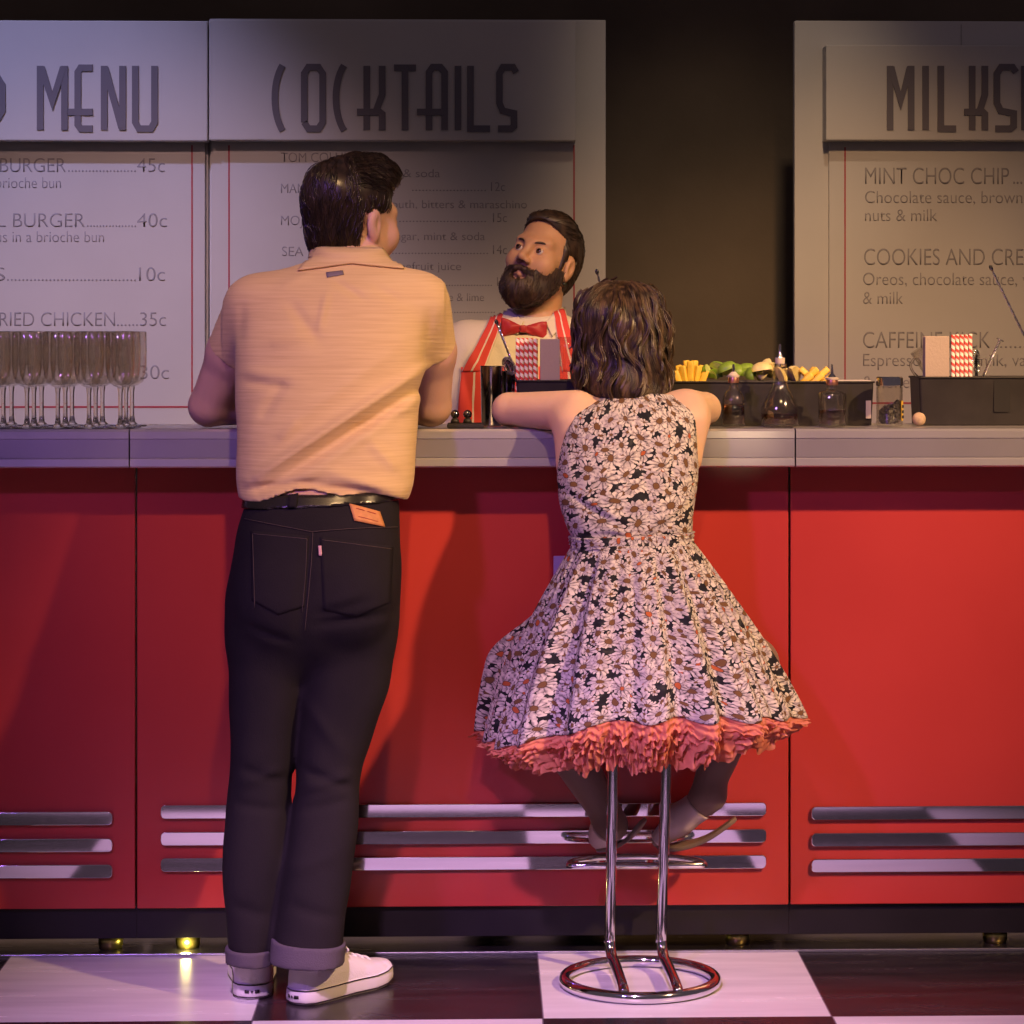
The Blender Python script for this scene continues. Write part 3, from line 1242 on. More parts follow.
# --- shirt
def shirt_material():
    m, nt, p = new_mat('slub_cotton_shirt')
    b = NB(nt)
    tc = b.n('ShaderNodeTexCoord')
    mp = b.n('ShaderNodeMapping')
    mp.inputs['Scale'].default_value = (9, 9, 260)
    b.l(tc.outputs['Object'], mp.inputs[0])
    nz = b.n('ShaderNodeTexNoise', i_Scale=1.0, i_Detail=3.0)
    b.l(mp.outputs[0], nz.inputs['Vector'])
    b.l(b.ramp(nz.outputs[0], [(0.30, (0.67, 0.47, 0.235)), (0.55, (0.74, 0.53, 0.27)), (0.8, (0.79, 0.58, 0.31))]), p.inputs['Base Color'])
    p.inputs['Roughness'].default_value = 0.85
    p.inputs['Specular IOR Level'].default_value = 0.2
    p.inputs['Sheen Weight'].default_value = 0.1
    bp = b.n('ShaderNodeBump', i_Strength=0.25, i_Distance=0.004)
    b.l(nz.outputs[0], bp.inputs['Height'])
    b.l(bp.outputs[0], p.inputs['Normal'])
    return m


M_shirt = shirt_material()
xs = axis_coords(J(200, 400, 0).x, J(462, 400, 0).x, 0.0045)
ys = axis_coords(-0.48, 0.02, 0.005)
zs = axis_coords(0.93, 1.50, 0.0042)
fs_ = FIELD(xs, ys, zs)
fs_.add(m_torso, 0, 0.002)
slv = []
for a, q in ((aL, -1), (aR, 1)):
    fs_.add(RC(a[0], a[1], 0.062, 0.055), 0.045)
    slv.append((np.array(a[1]), np.array((a[1] - a[0]).normalized())))
fs_.add(RC(J(352, 270, -0.115), hloc((0, 0.032, -0.085)), 0.072, 0.065), 0.02)
fs_.warp(creases([
    (424, 368, 250, 480, 0.0105, 0.011), (415, 392, 262, 490, -0.0075, 0.010), (424, 395, 300, 480, 0.004, 0.012), (400, 345, 270, 440, 0.003, 0.014), (300, 482, 385, 492, -0.0070, 0.009), (246, 488, 330, 478, -0.005, 0.008),
    (330, 470, 400, 490, 0.0055, 0.012), (240, 372, 300, 378, 0.0022, 0.012), (238, 380, 290, 388, -0.002, 0.010),
    (268, 345, 300, 335, 0.0035, 0.012), (285, 300, 320, 345, -0.0040, 0.013), (325, 290, 318, 330, 0.0040, 0.008), (330, 280, 362, 298, -0.0045, 0.008),
    (275, 285, 310, 270, 0.0035, 0.010), (370, 285, 400, 300, -0.003, 0.010), (237, 300, 236, 345, -0.0015, 0.010), (429, 305, 426, 345, -0.0015, 0.010),
    (260, 420, 285, 380, -0.0035, 0.012), (352, 430, 405, 415, -0.003, 0.010), (370, 440, 400, 470, 0.0035, 0.012), (280, 440, 300, 420, 0.003, 0.01)], -0.34, -0.10, 1.7))
fs_.warp(waves(3, 14, 0.0011, 20, 70))
cA, cB = J(350, 253, -0.09), hloc((0, -0.02, -0.09))
hem = J(315, 496, -0.40).z


def shirt_keep(X, Y, Z):
    edge = hem + 0.010 * np.cos((X - J(322, 495, -.4).x) * 17) - 0.006 * np.sin(X * 40)
    d = edge - Z
    for (c, n) in slv:
        s = (X - c[0]) * n[0] + (Y - c[1]) * n[1] + (Z - c[2]) * n[2]
        near = ((X - c[0]) ** 2 + (Y - c[1]) ** 2 + (Z - c[2]) ** 2) < 0.11 ** 2
        d = np.where(near & (np.abs(X - J(327, 400, -.1).x) > 0.165), np.maximum(d, s), d)
    # neckline: a plane tilting forward, low at the throat
    nz = Z - (J(340, 249, -0.12).z + (-0.13 - Y) * -0.28 * -1 * -1 - 0.0)
    return np.maximum(d, nz)


fs_.keep(shirt_keep)
me = biggest(fs_.mesh('shirt'))
shirt = link('shirt', me, M_shirt, man)
bv_shirt = None

# collar fall folded over at the back of the neck
bv_s = bvh_of_world = None


def world_bvh(o):
    vs = [o.matrix_world @ v.co for v in o.data.vertices]
    off = Vector((0, 0, 0))
    q = o.parent
    while q is not None:
        off += Vector(q.location)
        q = q.parent
    return BVHTree.FromPolygons([v.co + off for v in o.data.vertices], [tuple(p.vertices) for p in o.data.polygons])


bv_s = world_bvh(shirt)
M_shirt2 = M_shirt
link('collar', patch(bv_s, [(318, 249), (386, 250), (404, 270), (298, 272)], 30, 10, 0.0025, 0.003, shape=lambda u, v: (u, v * (0.70 + 0.30 * abs(u - 0.5) * 2))), M_shirt, shirt)
link('neck_label', patch(bv_s, [(326, 273), (343, 271), (344, 275), (327, 278)], 6, 3, 0.001, 0.0012), M('grey_label', (0.20, 0.16, 0.20), 0.6), shirt, label='small dark label below the collar')

# --- jeans
def denim_material():
    m, nt, p = new_mat('dark_denim')
    b = NB(nt)
    tc = b.n('ShaderNodeTexCoord')
    mp = b.n('ShaderNodeMapping')
    mp.inputs['Scale'].default_value = (1, 1, 0.45)
    mp.inputs['Rotation'].default_value = (0, 0.7, 0)
    b.l(tc.outputs['Object'], mp.inputs[0])
    nz = b.n('ShaderNodeTexNoise', i_Scale=500.0, i_Detail=2.0)
    b.l(mp.outputs[0], nz.inputs['Vector'])
    nb = b.n('ShaderNodeTexNoise', i_Scale=6.0, i_Detail=4.0)
    b.l(tc.outputs['Object'], nb.inputs['Vector'])
    c1 = b.ramp(nb.outputs[0], [(0.3, (0.012, 0.010, 0.012)), (0.72, (0.022, 0.018, 0.020))])
    b.l(b.mix(b.math('MULTIPLY', nz.outputs[0], 0.4), c1, (0.030, 0.025, 0.029)), p.inputs['Base Color'])
    p.inputs['Roughness'].default_value = 0.9
    p.inputs['Specular IOR Level'].default_value = 0.15
    bp = b.n('ShaderNodeBump', i_Strength=0.2, i_Distance=0.003)
    b.l(nz.outputs[0], bp.inputs['Height'])
    b.l(bp.outputs[0], p.inputs['Normal'])
    return m


M_denim = denim_material()
M_denim_in = M('turned_up_denim', (0.105, 0.088, 0.108), 0.9, spec=0.15, bump=0.2, bscale=400)
xs = axis_coords(J(216, 700, -.35).x, J(408, 700, -.35).x, 0.0055)
ys = axis_coords(-0.52, -0.17, 0.006)
zs = axis_coords(J(250, 965, -.4).z, 0.98, 0.0062)
fj = FIELD(xs, ys, zs)
fj.add(m_hip, 0)
fj.add(m_legL, 0.035)
fj.add(m_legR, 0.020)
fj.add(EL(J(279, 600, -0.42), (0.070, 0.055, 0.085)), 0.03)
fj.add(EL(J(353, 598, -0.42), (0.070, 0.055, 0.085)), 0.03)
fj.warp(creases([(313, 530, 300, 640, -0.0045, 0.014), (250, 624, 292, 640, -0.0045, 0.009), (316, 622, 390, 612, -0.0055, 0.009), (318, 612, 372, 598, -0.004, 0.008), (330, 604, 360, 590, 0.003, 0.008),
                 (240, 770, 285, 785, -0.004, 0.010), (238, 785, 280, 772, 0.0035, 0.010), (300, 770, 352, 790, -0.0045, 0.010), (302, 790, 350, 776, 0.0045, 0.010), (300, 812, 350, 800, -0.0035, 0.010),
                 (232, 805, 280, 812, -0.0035, 0.010), (300, 700, 350, 760, 0.003, 0.014), (246, 500, 398, 506, 0.0, 0.01), (290, 900, 340, 915, -0.0035, 0.012), (232, 905, 270, 915, -0.003, 0.012),
                 (285, 870, 340, 850, 0.003, 0.015)], -0.42, -0.30, 1.5))
fj.warp(waves(5, 14, 0.0014, 15, 60))
zc = J(250, 952, -0.40).z
fj.keep(lambda X, Y, Z: zc - Z)
me = biggest(fj.mesh('jeans'))
jeans = link('jeans', me, M_denim, man)
bv_j = world_bvh(jeans)
# turned-up cuffs
for (lg, p0, p1, Y) in ((m_legL, 946, 961, -0.382), (m_legR, 941, 963, -0.42)):
    z0, z1 = J(250, p1, Y).z, J(250, p0, Y).z
    fc = FIELD(axis_coords(lg.t[0].min() - 0.12, lg.t[0].max() + 0.12, 0.004), axis_coords(-0.52, -0.28, 0.004), axis_coords(z0 - 0.02, z1 + 0.02, 0.004))
    zz = np.linspace(z0 - 0.03, z1 + 0.01, 5)
    cx, cy, a, b = [np.interp(zz, lg.z, t) for t in lg.t]
    cl = LOFT([(cx[i], cy[i], zz[i], a[i], b[i]) for i in range(5)], 2.2, 0.004)
    fc.add(cl, 0, 0.0055)
    xm = float(cx[2])
    sl = 0.10 if lg is m_legR else 0.02
    fc.keep(lambda X, Y, Z: np.maximum(z0 - sl * 0.3 * (X - xm) - Z, Z - z1 + sl * 0.9 * (X - xm)))
    fc.warp(waves(8, 8, 0.0008, 30, 90))
    link('cuff', biggest(fc.mesh('cuff')), M_denim_in, jeans, label='turned-up paler denim cuff')
# pockets, stitching, patch, tab, loops
link('back_pocket', patch(bv_j, [(251, 531), (309, 536), (304, 618), (252, 612)], 18, 22, 0.0002, 0.0011, shape=lambda u, v: (u, v * (0.86 + 0.14 * (1 - abs(u - 0.5) * 2)))), M_denim, jeans)
link('back_pocket', patch(bv_j, [(320, 537), (393, 546), (390, 612), (324, 622)], 18, 22, 0.0002, 0.0011, shape=lambda u, v: (u, v * (0.86 + 0.14 * (1 - abs(u - 0.5) * 2)))), M_denim, jeans)
M_stitch = M('dark_thread', (0.085, 0.060, 0.055), 0.8)


def stitch(pts, parent, bv, mat, r=0.0007, off=0.0016, name='stitching'):
    out = []
    P = bez([(x, y, 0) for x, y in pts], 26)
    for q in P:
        h, n = cast(q.x, q.y, bv)
        if h is not None:
            out.append(h + (n if n.y < 0 else -n) * off)
    if len(out) > 2:
        link(name, MB().tube(out, r, 5).mesh(), mat, parent)


for pts in ([(253, 534), (307, 539)], [(322, 540), (391, 549)], [(253, 534), (254, 570), (255, 608)], [(307, 539), (305, 580), (302, 612)], [(245, 519), (275, 525), (312, 532)], [(312, 532), (350, 529), (397, 527)], [(313, 532), (311, 570), (305, 630)]):
    stitch(pts, jeans, bv_j, M_stitch)
M_patchl = M('tan_leather', (0.72, 0.30, 0.10), 0.6, var=0.15, vscale=60)
lp = link('leather_patch', patch(bv_j, [(349, 504), (379, 512), (384, 527), (354, 521)], 10, 6, 0.0014, 0.0022), M_patchl, jeans, label='tan leather waistband patch')
M_brand = M('red_print', (0.50, 0.09, 0.05), 0.6)
for (a, b_) in (((356, 509), (364, 511.2)), ((367, 512), (375, 514.4))):
    stitch([a, ((a[0] + b_[0]) / 2, (a[1] + b_[1]) / 2), b_], lp, bv_j, M_brand, 0.0009, 0.0040, 'printed_mark')
stitch([(358, 517), (366, 519), (377, 522)], lp, bv_j, M_brand, 0.0006, 0.0040, 'printed_mark')
link('red_tab', patch(bv_j, [(318.5, 546), (321.5, 546), (322, 556), (319, 556)], 3, 5, 0.0020, 0.0018), M('pocket_tab', (0.75, 0.42, 0.42), 0.6), jeans, label='pale red pocket tab')
# belt
bz0, bz1 = J(320, 507, -0.42).z, J(320, 495, -0.42).z
fbl = FIELD(axis_coords(J(235, 500, -.32).x, J(408, 500, -.32).x, 0.004), axis_coords(-0.46, -0.17, 0.004), axis_coords(bz0 - 0.015, bz1 + 0.02, 0.0035))
zz = np.linspace(bz0 - 0.02, bz1 + 0.02, 5)
cx, cy, a, b = [np.interp(zz, m_hip.z, t) for t in m_hip.t]
fbl.add(LOFT([(cx[i], cy[i], zz[i], a[i], b[i]) for i in range(5)], 2.5, 0.004), 0, 0.004)
fbl.keep(lambda X, Y, Z: np.maximum(bz0 - 0.05 * (X - cx[2]) * -1 - Z, Z - bz1 - 0.02 * (X - cx[2])))
M_belt = M('black_belt_leather', (0.020, 0.017, 0.013), 0.22, spec=0.7, var=0.2, vscale=30)
belt = link('belt', biggest(fbl.mesh('belt')), M_belt, man)
bv_b = world_bvh(belt)
for (x0, y0, x1, y1) in ((289, 491, 298, 511), (389, 500, 394, 520)):
    link('belt_loop', patch(bv_b, [(x0 + 1, y0), (x1 + 1, y0), (x1 - 2, y1 + 1), (x0 - 2, y1)], 3, 10, 0.0015, 0.0025), M_denim, jeans)

# --- hair
M_hair_man = hair_material('near_black_hair', (0.016, 0.010, 0.006), (0.045, 0.028, 0.016), 0.33)
fh = FIELD(axis_coords(hmT.x - 0.13, hmT.x + 0.13, 0.0035), axis_coords(hmT.y - 0.15, hmT.y + 0.15, 0.0035), axis_coords(hmT.z - 0.13, hmT.z + 0.15, 0.0035))


def H(p):
    return TR(p, hmR, hmT)


fh.add(H(EL((0, 0.018, 0.047), (0.079, 0.098, 0.087))))
fh.add(H(EL((0, 0.038, -0.020), (0.074, 0.066, 0.080))), 0.03)
fh.add(H(EL((0.0, -0.030, 0.106), (0.058, 0.060, 0.034))), 0.035)
fh.add(H(EL((-0.006, -0.052, 0.103), (0.044, 0.034, 0.028))), 0.03)
fh.add(H(EL((0, 0.088, 0.052), (0.05, 0.028, 0.05))), 0.03)
fh.warp(waves(21, 10, 0.0018, 40, 130, (1, 1, 0.35)))
Rn, tn = np.array(hmR, float), np.array(hmT, float)


def hl(X, Y, Z):
    x, y, z = X - tn[0], Y - tn[1], Z - tn[2]
    return (Rn[0, 0] * x + Rn[1, 0] * y + Rn[2, 0] * z, Rn[0, 1] * x + Rn[1, 1] * y + Rn[2, 1] * z, Rn[0, 2] * x + Rn[1, 2] * y + Rn[2, 2] * z)


def hair_keep(X, Y, Z):
    lx, ly, lz = hl(X, Y, Z)
    face = np.maximum(-(ly + 0.062 + np.clip(0.062 - lz, -0.1, 0.2) * -0.55), lz - 0.082)       # in front of the hairline, below the fringe
    face = np.minimum(-(ly + 0.052 - 0.0) , 0.074 - lz) * -1
    cutf = np.minimum(-0.058 - ly + np.clip(0.07 - lz, 0, 0.05) * 0.3, 0.078 - lz)               # >0 : face zone
    ear = np.minimum(np.minimum(0.036 - np.abs(ly - 0.002), 0.018 - lz), np.abs(lx) - 0.05)      # notch around the ears
    nape = -0.092 - lz + np.clip(ly - 0.05, -0.1, 0.1) * -0.1
    side = np.minimum(0.026 - ly, -0.012 - lz)                                                   # nothing below the ears in front
    side2 = np.minimum(-0.022 - ly, 0.012 - lz) 
    return np.maximum.reduce([cutf, ear, nape, side, side2])


fh.keep(hair_keep)
hm_me = biggest(fh.mesh('hair'))
bv_h = bvh_of(hm_me)
rng = random.Random(5)
crown = hloc((0.012, 0.070, 0.115))
fdir, zup = Vector(hloc((0, -1, 0))) - Vector(hmT), Vector((0, 0, 1))


def flow_man(p, n):
    l = np.array(hmR).T @ (np.array(p) - tn)
    if l[2] > 0.06 and l[1] < 0.05:
        d = Vector((0.35 if l[0] > 0 else -0.15, 1.0, 0.25))       # combed back over the top
        return Vector(np.array(hmR) @ np.array(d))
    d = (Vector(p) - crown)
    return d.normalized() * 0.5 + Vector((0, 0, -1.0)) + (Vector(np.array(hmR) @ np.array((0, 0.25, 0))))


st = sample_surface(hm_me, 900, rng)
mb = strand_set(bv_h, st, flow_man, 10, 0.009, 0.0010, 0.0001, 0.4, 5, 4, rng)
hs = mb.mesh(recalc=False)
bm = bmesh.new()
bm.from_mesh(hm_me)
bm.from_mesh(hs)
bm.to_mesh(hm_me)
bm.free()
link('hair', hm_me, M_hair_man, man)
for q in (-1, 1):
    link('eye', MB().lathe(hloc((q * 0.031, -0.0745, 0.002)), [(0.0115 * math.sin(PI * i / 12), -0.0115 * math.cos(PI * i / 12)) for i in range(13)], 16).mesh(), M('eye_white', (0.8, 0.78, 0.74), 0.2), man)

# --- canvas shoes
M_canvas = M('white_canvas', (0.72, 0.68, 0.68), 0.85, spec=0.2, bump=0.2, bscale=350)
M_rubber = M('white_rubber', (0.74, 0.70, 0.70), 0.45)
M_black = M('black_rubber_line', (0.03, 0.02, 0.025), 0.5)
M_lace = M('white_lace', (0.78, 0.75, 0.72), 0.8)


def sneaker(heel, toe):
    heel, toe = Vector(heel), Vector(toe)
    L = (toe - heel).length
    f = (toe - heel).normalized()
    sd = Vector((f.y, -f.x, 0))
    ctr = (heel + toe) / 2
    root = thing_part('shoe', man, ctr)

    def W(x, y, z):
        return heel + f * (x * L) + sd * y + Vector((0, 0, z))
    xs_ = np.linspace(0, 1, 33)
    wid = np.interp(xs_, [0, .03, .1, .3, .5, .7, .85, .94, .985, 1], [0.006, .026, .037, .039, .040, .048, .047, .037, .019, .004])
    cen = np.interp(xs_, [0, .3, .6, 1], [0, 0.001, -0.002, -0.004])
    # sole: foxing wall
    outl = [W(x, c + w, 0) for x, c, w in zip(xs_, cen, wid)] + [W(x, c - w, 0) for x, c, w in list(zip(xs_, cen, wid))[::-1]]

    def ringpoly(scale, z, spring=1.0):
        o = []
        for p in outl:
            q = ctr + (p - ctr) * scale
            fx = (p - heel).dot(f) / L
            o.append(Vector((q.x, q.y, z + 0.012 * max(0, fx - 0.72) ** 1.5 * 6 * spring)))
        return o
    rings = [ringpoly(0.97, 0.0), ringpoly(1.0, 0.003), ringpoly(1.01, 0.012), ringpoly(1.0, 0.026), ringpoly(0.985, 0.030), ringpoly(0.90, 0.030)]
    n = len(outl)
    vs = [p for r_ in rings for p in r_]
    fs = [tuple(range(n - 1, -1, -1)), tuple((len(rings) - 1) * n + k for k in range(n))]
    for i in range(len(rings) - 1):
        for k in range(n):
            fs.append((i * n + k, i * n + (k + 1) % n, (i + 1) * n + (k + 1) % n, (i + 1) * n + k))
    sole = link('sole', MB().add(vs, fs).mesh(), M_rubber, root)
    link('foxing_line', MB().tube(ringpoly(1.006, 0.0285), 0.0013, 6, closed=True).mesh(), M_black, sole, label='thin black line round the sole')
    link('ground_line', MB().tube(ringpoly(1.004, 0.0045), 0.0014, 6, closed=True).mesh(), M_black, sole, label='thin black line round the sole')
    # upper
    hgt = np.interp(xs_, [0, .03, .1, .3, .42, .6, .78, .9, .97, 1], [.066, .082, .086, .076, .084, .070, .054, .047, .038, .029])
    vs, fs = [], []
    K = 14
    for x, c, w, h in zip(xs_, cen, wid, hgt):
        w = w * 0.955
        x = 0.012 + x * 0.972
        for k in range(K + 1):
            a = PI * k / K
            e = 2.6 if x > .45 else 3.2
            cy, sy = math.cos(a), math.sin(a)
            y = w * math.copysign(abs(cy) ** (2 / e), cy) * (1 - 0.10 * sy)
            z = 0.026 + (h - 0.026) * sy ** (2 / e)
            if 0.06 < x < 0.40 and sy > 0.9:
                z -= 0.012 * min(1, (sy - 0.9) / 0.06)
            vs.append(W(x, c + y, z))
    m = len(xs_)
    for i in range(m - 1):
        for k in range(K):
            fs.append((i * (K + 1) + k, (i + 1) * (K + 1) + k, (i + 1) * (K + 1) + k + 1, i * (K + 1) + k + 1))
    fs.append(tuple(range(K + 1)))
    fs.append(tuple((m - 1) * (K + 1) + k for k in range(K, -1, -1)))
    up = link('upper', MB().add(vs, fs).mesh(), M_canvas, root)
    # toe cap and laces
    cap = MB().lathe(W(0.88, -0.003, 0.034), [(0.037, -0.006), (0.036, 0.002), (0.028, 0.009), (0.012, 0.0125), (0, 0.013)], 24)
    link('toe_cap', cap.mesh(), M_rubber, root)
    for k in range(5):
        x = 0.44 + k * 0.075
        hz = float(np.interp(x, xs_, hgt)) - 0.002
        w = 0.017
        pts = bez([W(x, -w - 0.004, hz - 0.010), W(x + 0.01, -w * 0.5, hz + 0.001), W(x + 0.02, w * 0.5, hz + 0.001), W(x + 0.03, w + 0.004, hz - 0.011)], 12)
        link('lace', MB().tube(pts, 0.0026, 6).mesh(), M_lace, root)
    a = W(0.42, 0, float(np.interp(.42, xs_, hgt)))
    for q in (-1, 1):
        link('lace', MB().tube(bez([a, a + sd * q * 0.018 + Vector((0, 0, 0.018)), a + sd * q * 0.034 + f * 0.008 + Vector((0, 0, 0.006)), a + sd * q * 0.012 + f * 0.004], 16), 0.0022, 6).mesh(), M_lace, root)
    # heel label: pale tag with a small star and two dark bars
    hc = W(-0.008, 0, 0.0165)
    M_tag = M('heel_tag', (0.70, 0.66, 0.68), 0.5)
    nrm = -f

    def Hp(u, v, d=0.0012):
        ang = u / 0.030
        return W(0.0, 0, 0.0165) + sd * (math.sin(ang) * 0.028) + f * ((1 - math.cos(ang)) * 0.030 - 0.0022) + Vector((0, 0, v)) + nrm * d
    mbt = MB()
    for sgn in (-1, 1):
        q = [Hp(sgn * 0.006, -0.003, 0.0008), Hp(sgn * 0.016, -0.003, 0.0008), Hp(sgn * 0.016, 0.003, 0.0008), Hp(sgn * 0.006, 0.003, 0.0008)]
        q2 = [p_ + nrm * 0.001 for p_ in q]
        mbt.add(q + q2, [(0, 1, 2, 3), (7, 6, 5, 4), (0, 4, 5, 1), (1, 5, 6, 2), (2, 6, 7, 3), (3, 7, 4, 0)])
    star = []
    for k in range(10):
        a_ = PI / 2 + k * PI / 5
        r_ = 0.0034 if k % 2 == 0 else 0.0015
        star.append(Hp(r_ * math.cos(a_), r_ * math.sin(a_), 0.0008))
    s2 = [p_ + nrm * 0.001 for p_ in star]
    mbt.add(star + s2, [tuple(range(10)), tuple(range(19, 9, -1))] + [(k, (k + 1) % 10, 10 + (k + 1) % 10, 10 + k) for k in range(10)])
    link('heel_mark', mbt.mesh(), M_black, sole, label='dark star mark on the heel')


def thing_part(name, parent, loc):
    o = bpy.data.objects.new(name, None)
    COL.objects.link(o)
    o.parent = parent
    o.empty_display_size = 0.03
    off = Vector((0, 0, 0))
    q = parent
    while q is not None:
        off += Vector(q.location)
        q = q.parent
    o.location = Vector(loc) - off
    return o


def floor_at(px, py):
    """floor point seen at a picture position"""
    d = (J(px, py, 0.0) - CAMP)
    t = -CAMP.z / d.z
    return CAMP + d * t


hL = floor_at(252, 1000)
sneaker((hL.x, hL.y + 0.0, 0), (hL.x - 0.020, hL.y + 0.275, 0))
hR = floor_at(293, 1005)
sneaker((hR.x, hR.y, 0), (hR.x + 0.172, hR.y + 0.195, 0))
# ================================================================== the woman on the stool
SX = J(634, 600, -0.28).x        # centre of the stool
SY = -0.28
wom = thing('person', 'woman in a sleeveless black-and-white daisy dress, sitting at the bar with her back turned', 'person', (SX, SY, 0.0))
M_skin_wom = skin_material('skin_fair', (0.70, 0.46, 0.30), (0.6, 0.3, 0.25))
M_tights = M('taupe_tights', (0.22, 0.145, 0.12), 0.6, spec=0.3, sheen=0.2)

w_rows = [(392, 612, 676, -0.135, 0.045), (400, 590, 690, -0.145, 0.062), (412, 570, 693, -0.180, 0.068), (430, 565, 694, -0.195, 0.080), (452, 561, 695, -0.205, 0.089), (472, 558.5, 695, -0.215, 0.097),
          (495, 560, 694, -0.235, 0.096), (520, 566, 691, -0.255, 0.089), (545, 575, 689, -0.27, 0.085), (562, 572, 696, -0.275, 0.092)]
w_torso = loft_px(w_rows, 2.35, 0.010)
wL = [J(577, 411, -0.155), J(509, 409.5, -0.058), J(548, 408, -0.040), J(586, 406, -0.030)]
wR = [J(688, 410, -0.155), J(704, 409, -0.055), J(688, 407, -0.020), J(655, 405, 0.008)]
whR, whT = rot('Z', 176) @ rot('X', 12), J(624, 348, -0.065)
wloc = local(whR, whT)
hipL, hipR = Vector((SX - 0.070, SY + 0.005, 0.772)), Vector((SX + 0.070, SY + 0.005, 0.772))
kneeL, kneeR = J(519, 668, -0.085), J(752, 664, -0.085)
ankL, ankR = J(613, 824, -0.118), J(706, 793, -0.128)
toeL, toeR = J(597, 842, -0.085), J(658, 841, -0.100)
xs = axis_coords(J(470, 420, 0).x, J(800, 420, 0).x, 0.006)
ys = axis_coords(-0.42, 0.30, 0.006)
zs = axis_coords(0.20, 1.43, 0.006)
fw = FIELD(xs, ys, zs)
fw.add(w_torso, 0, -0.008)
fw.add(EL((SX, SY, 0.775), (0.125, 0.10, 0.065)), 0.03)
for h_, k_, a_, t_, q in ((hipL, kneeL, ankL, toeL, -1), (hipR, kneeR, ankR, toeR, 1)):
    fw.add(RC(h_, k_, 0.062, 0.050), 0.03)
    mid = k_.lerp(a_, 0.35) + Vector((0, -0.012, 0))
    fw.add(RC(k_, mid, 0.054, 0.052), 0.02)
    fw.add(RC(mid, a_, 0.050, 0.031), 0.02)
    fw.add(RC(a_ + Vector((0.012 * q, -0.005, -0.006)), t_.lerp(a_, 0.45), 0.030, 0.026), 0.02)
    fw.add(RC(t_.lerp(a_, 0.45), t_, 0.027, 0.014), 0.015)
for a in (wL, wR):
    fw.add(RC(a[0], a[1], 0.043, 0.0345), 0.035)
    fw.add(RC(a[1], a[2], 0.0345, 0.032), 0.006)
    fw.add(RC(a[2], a[3], 0.032, 0.024), 0.008)
fw.add(RC(J(571, 427, -0.175), J(567, 464, -0.200), 0.036, 0.018), 0.03)
fw.add(RC(J(692, 425, -0.175), J(692, 460, -0.200), 0.034, 0.018), 0.03)
for a, q in ((wL, 1), (wR, -1)):
    apply(fw, hand_prims(a[3] + Vector((0, 0, 0.006)), (q * 0.95, 0.05, 0.03), (q * -0.05, 0.95, 0), (0, 0, 1), 0.86, 0.3))
fw.add(RC(J(630, 405, -0.12), wloc((0, 0.03, -0.06)), 0.052, 0.047), 0.03)
apply(fw, head_prims(whR, whT, 0.88))
me = biggest(fw.mesh('body'))
tone_attr(me, lambda c: np.zeros(len(c)))
me.materials.append(M_skin_wom)
me.materials.append(M_tights)
cen = np.empty(len(me.polygons) * 3, dtype=np.float32)
me.polygons.foreach_get('center', cen)
me.polygons.foreach_set('material_index', (cen.reshape(-1, 3)[:, 2] < 0.86).astype(np.int32))
link('body', me, None, wom)


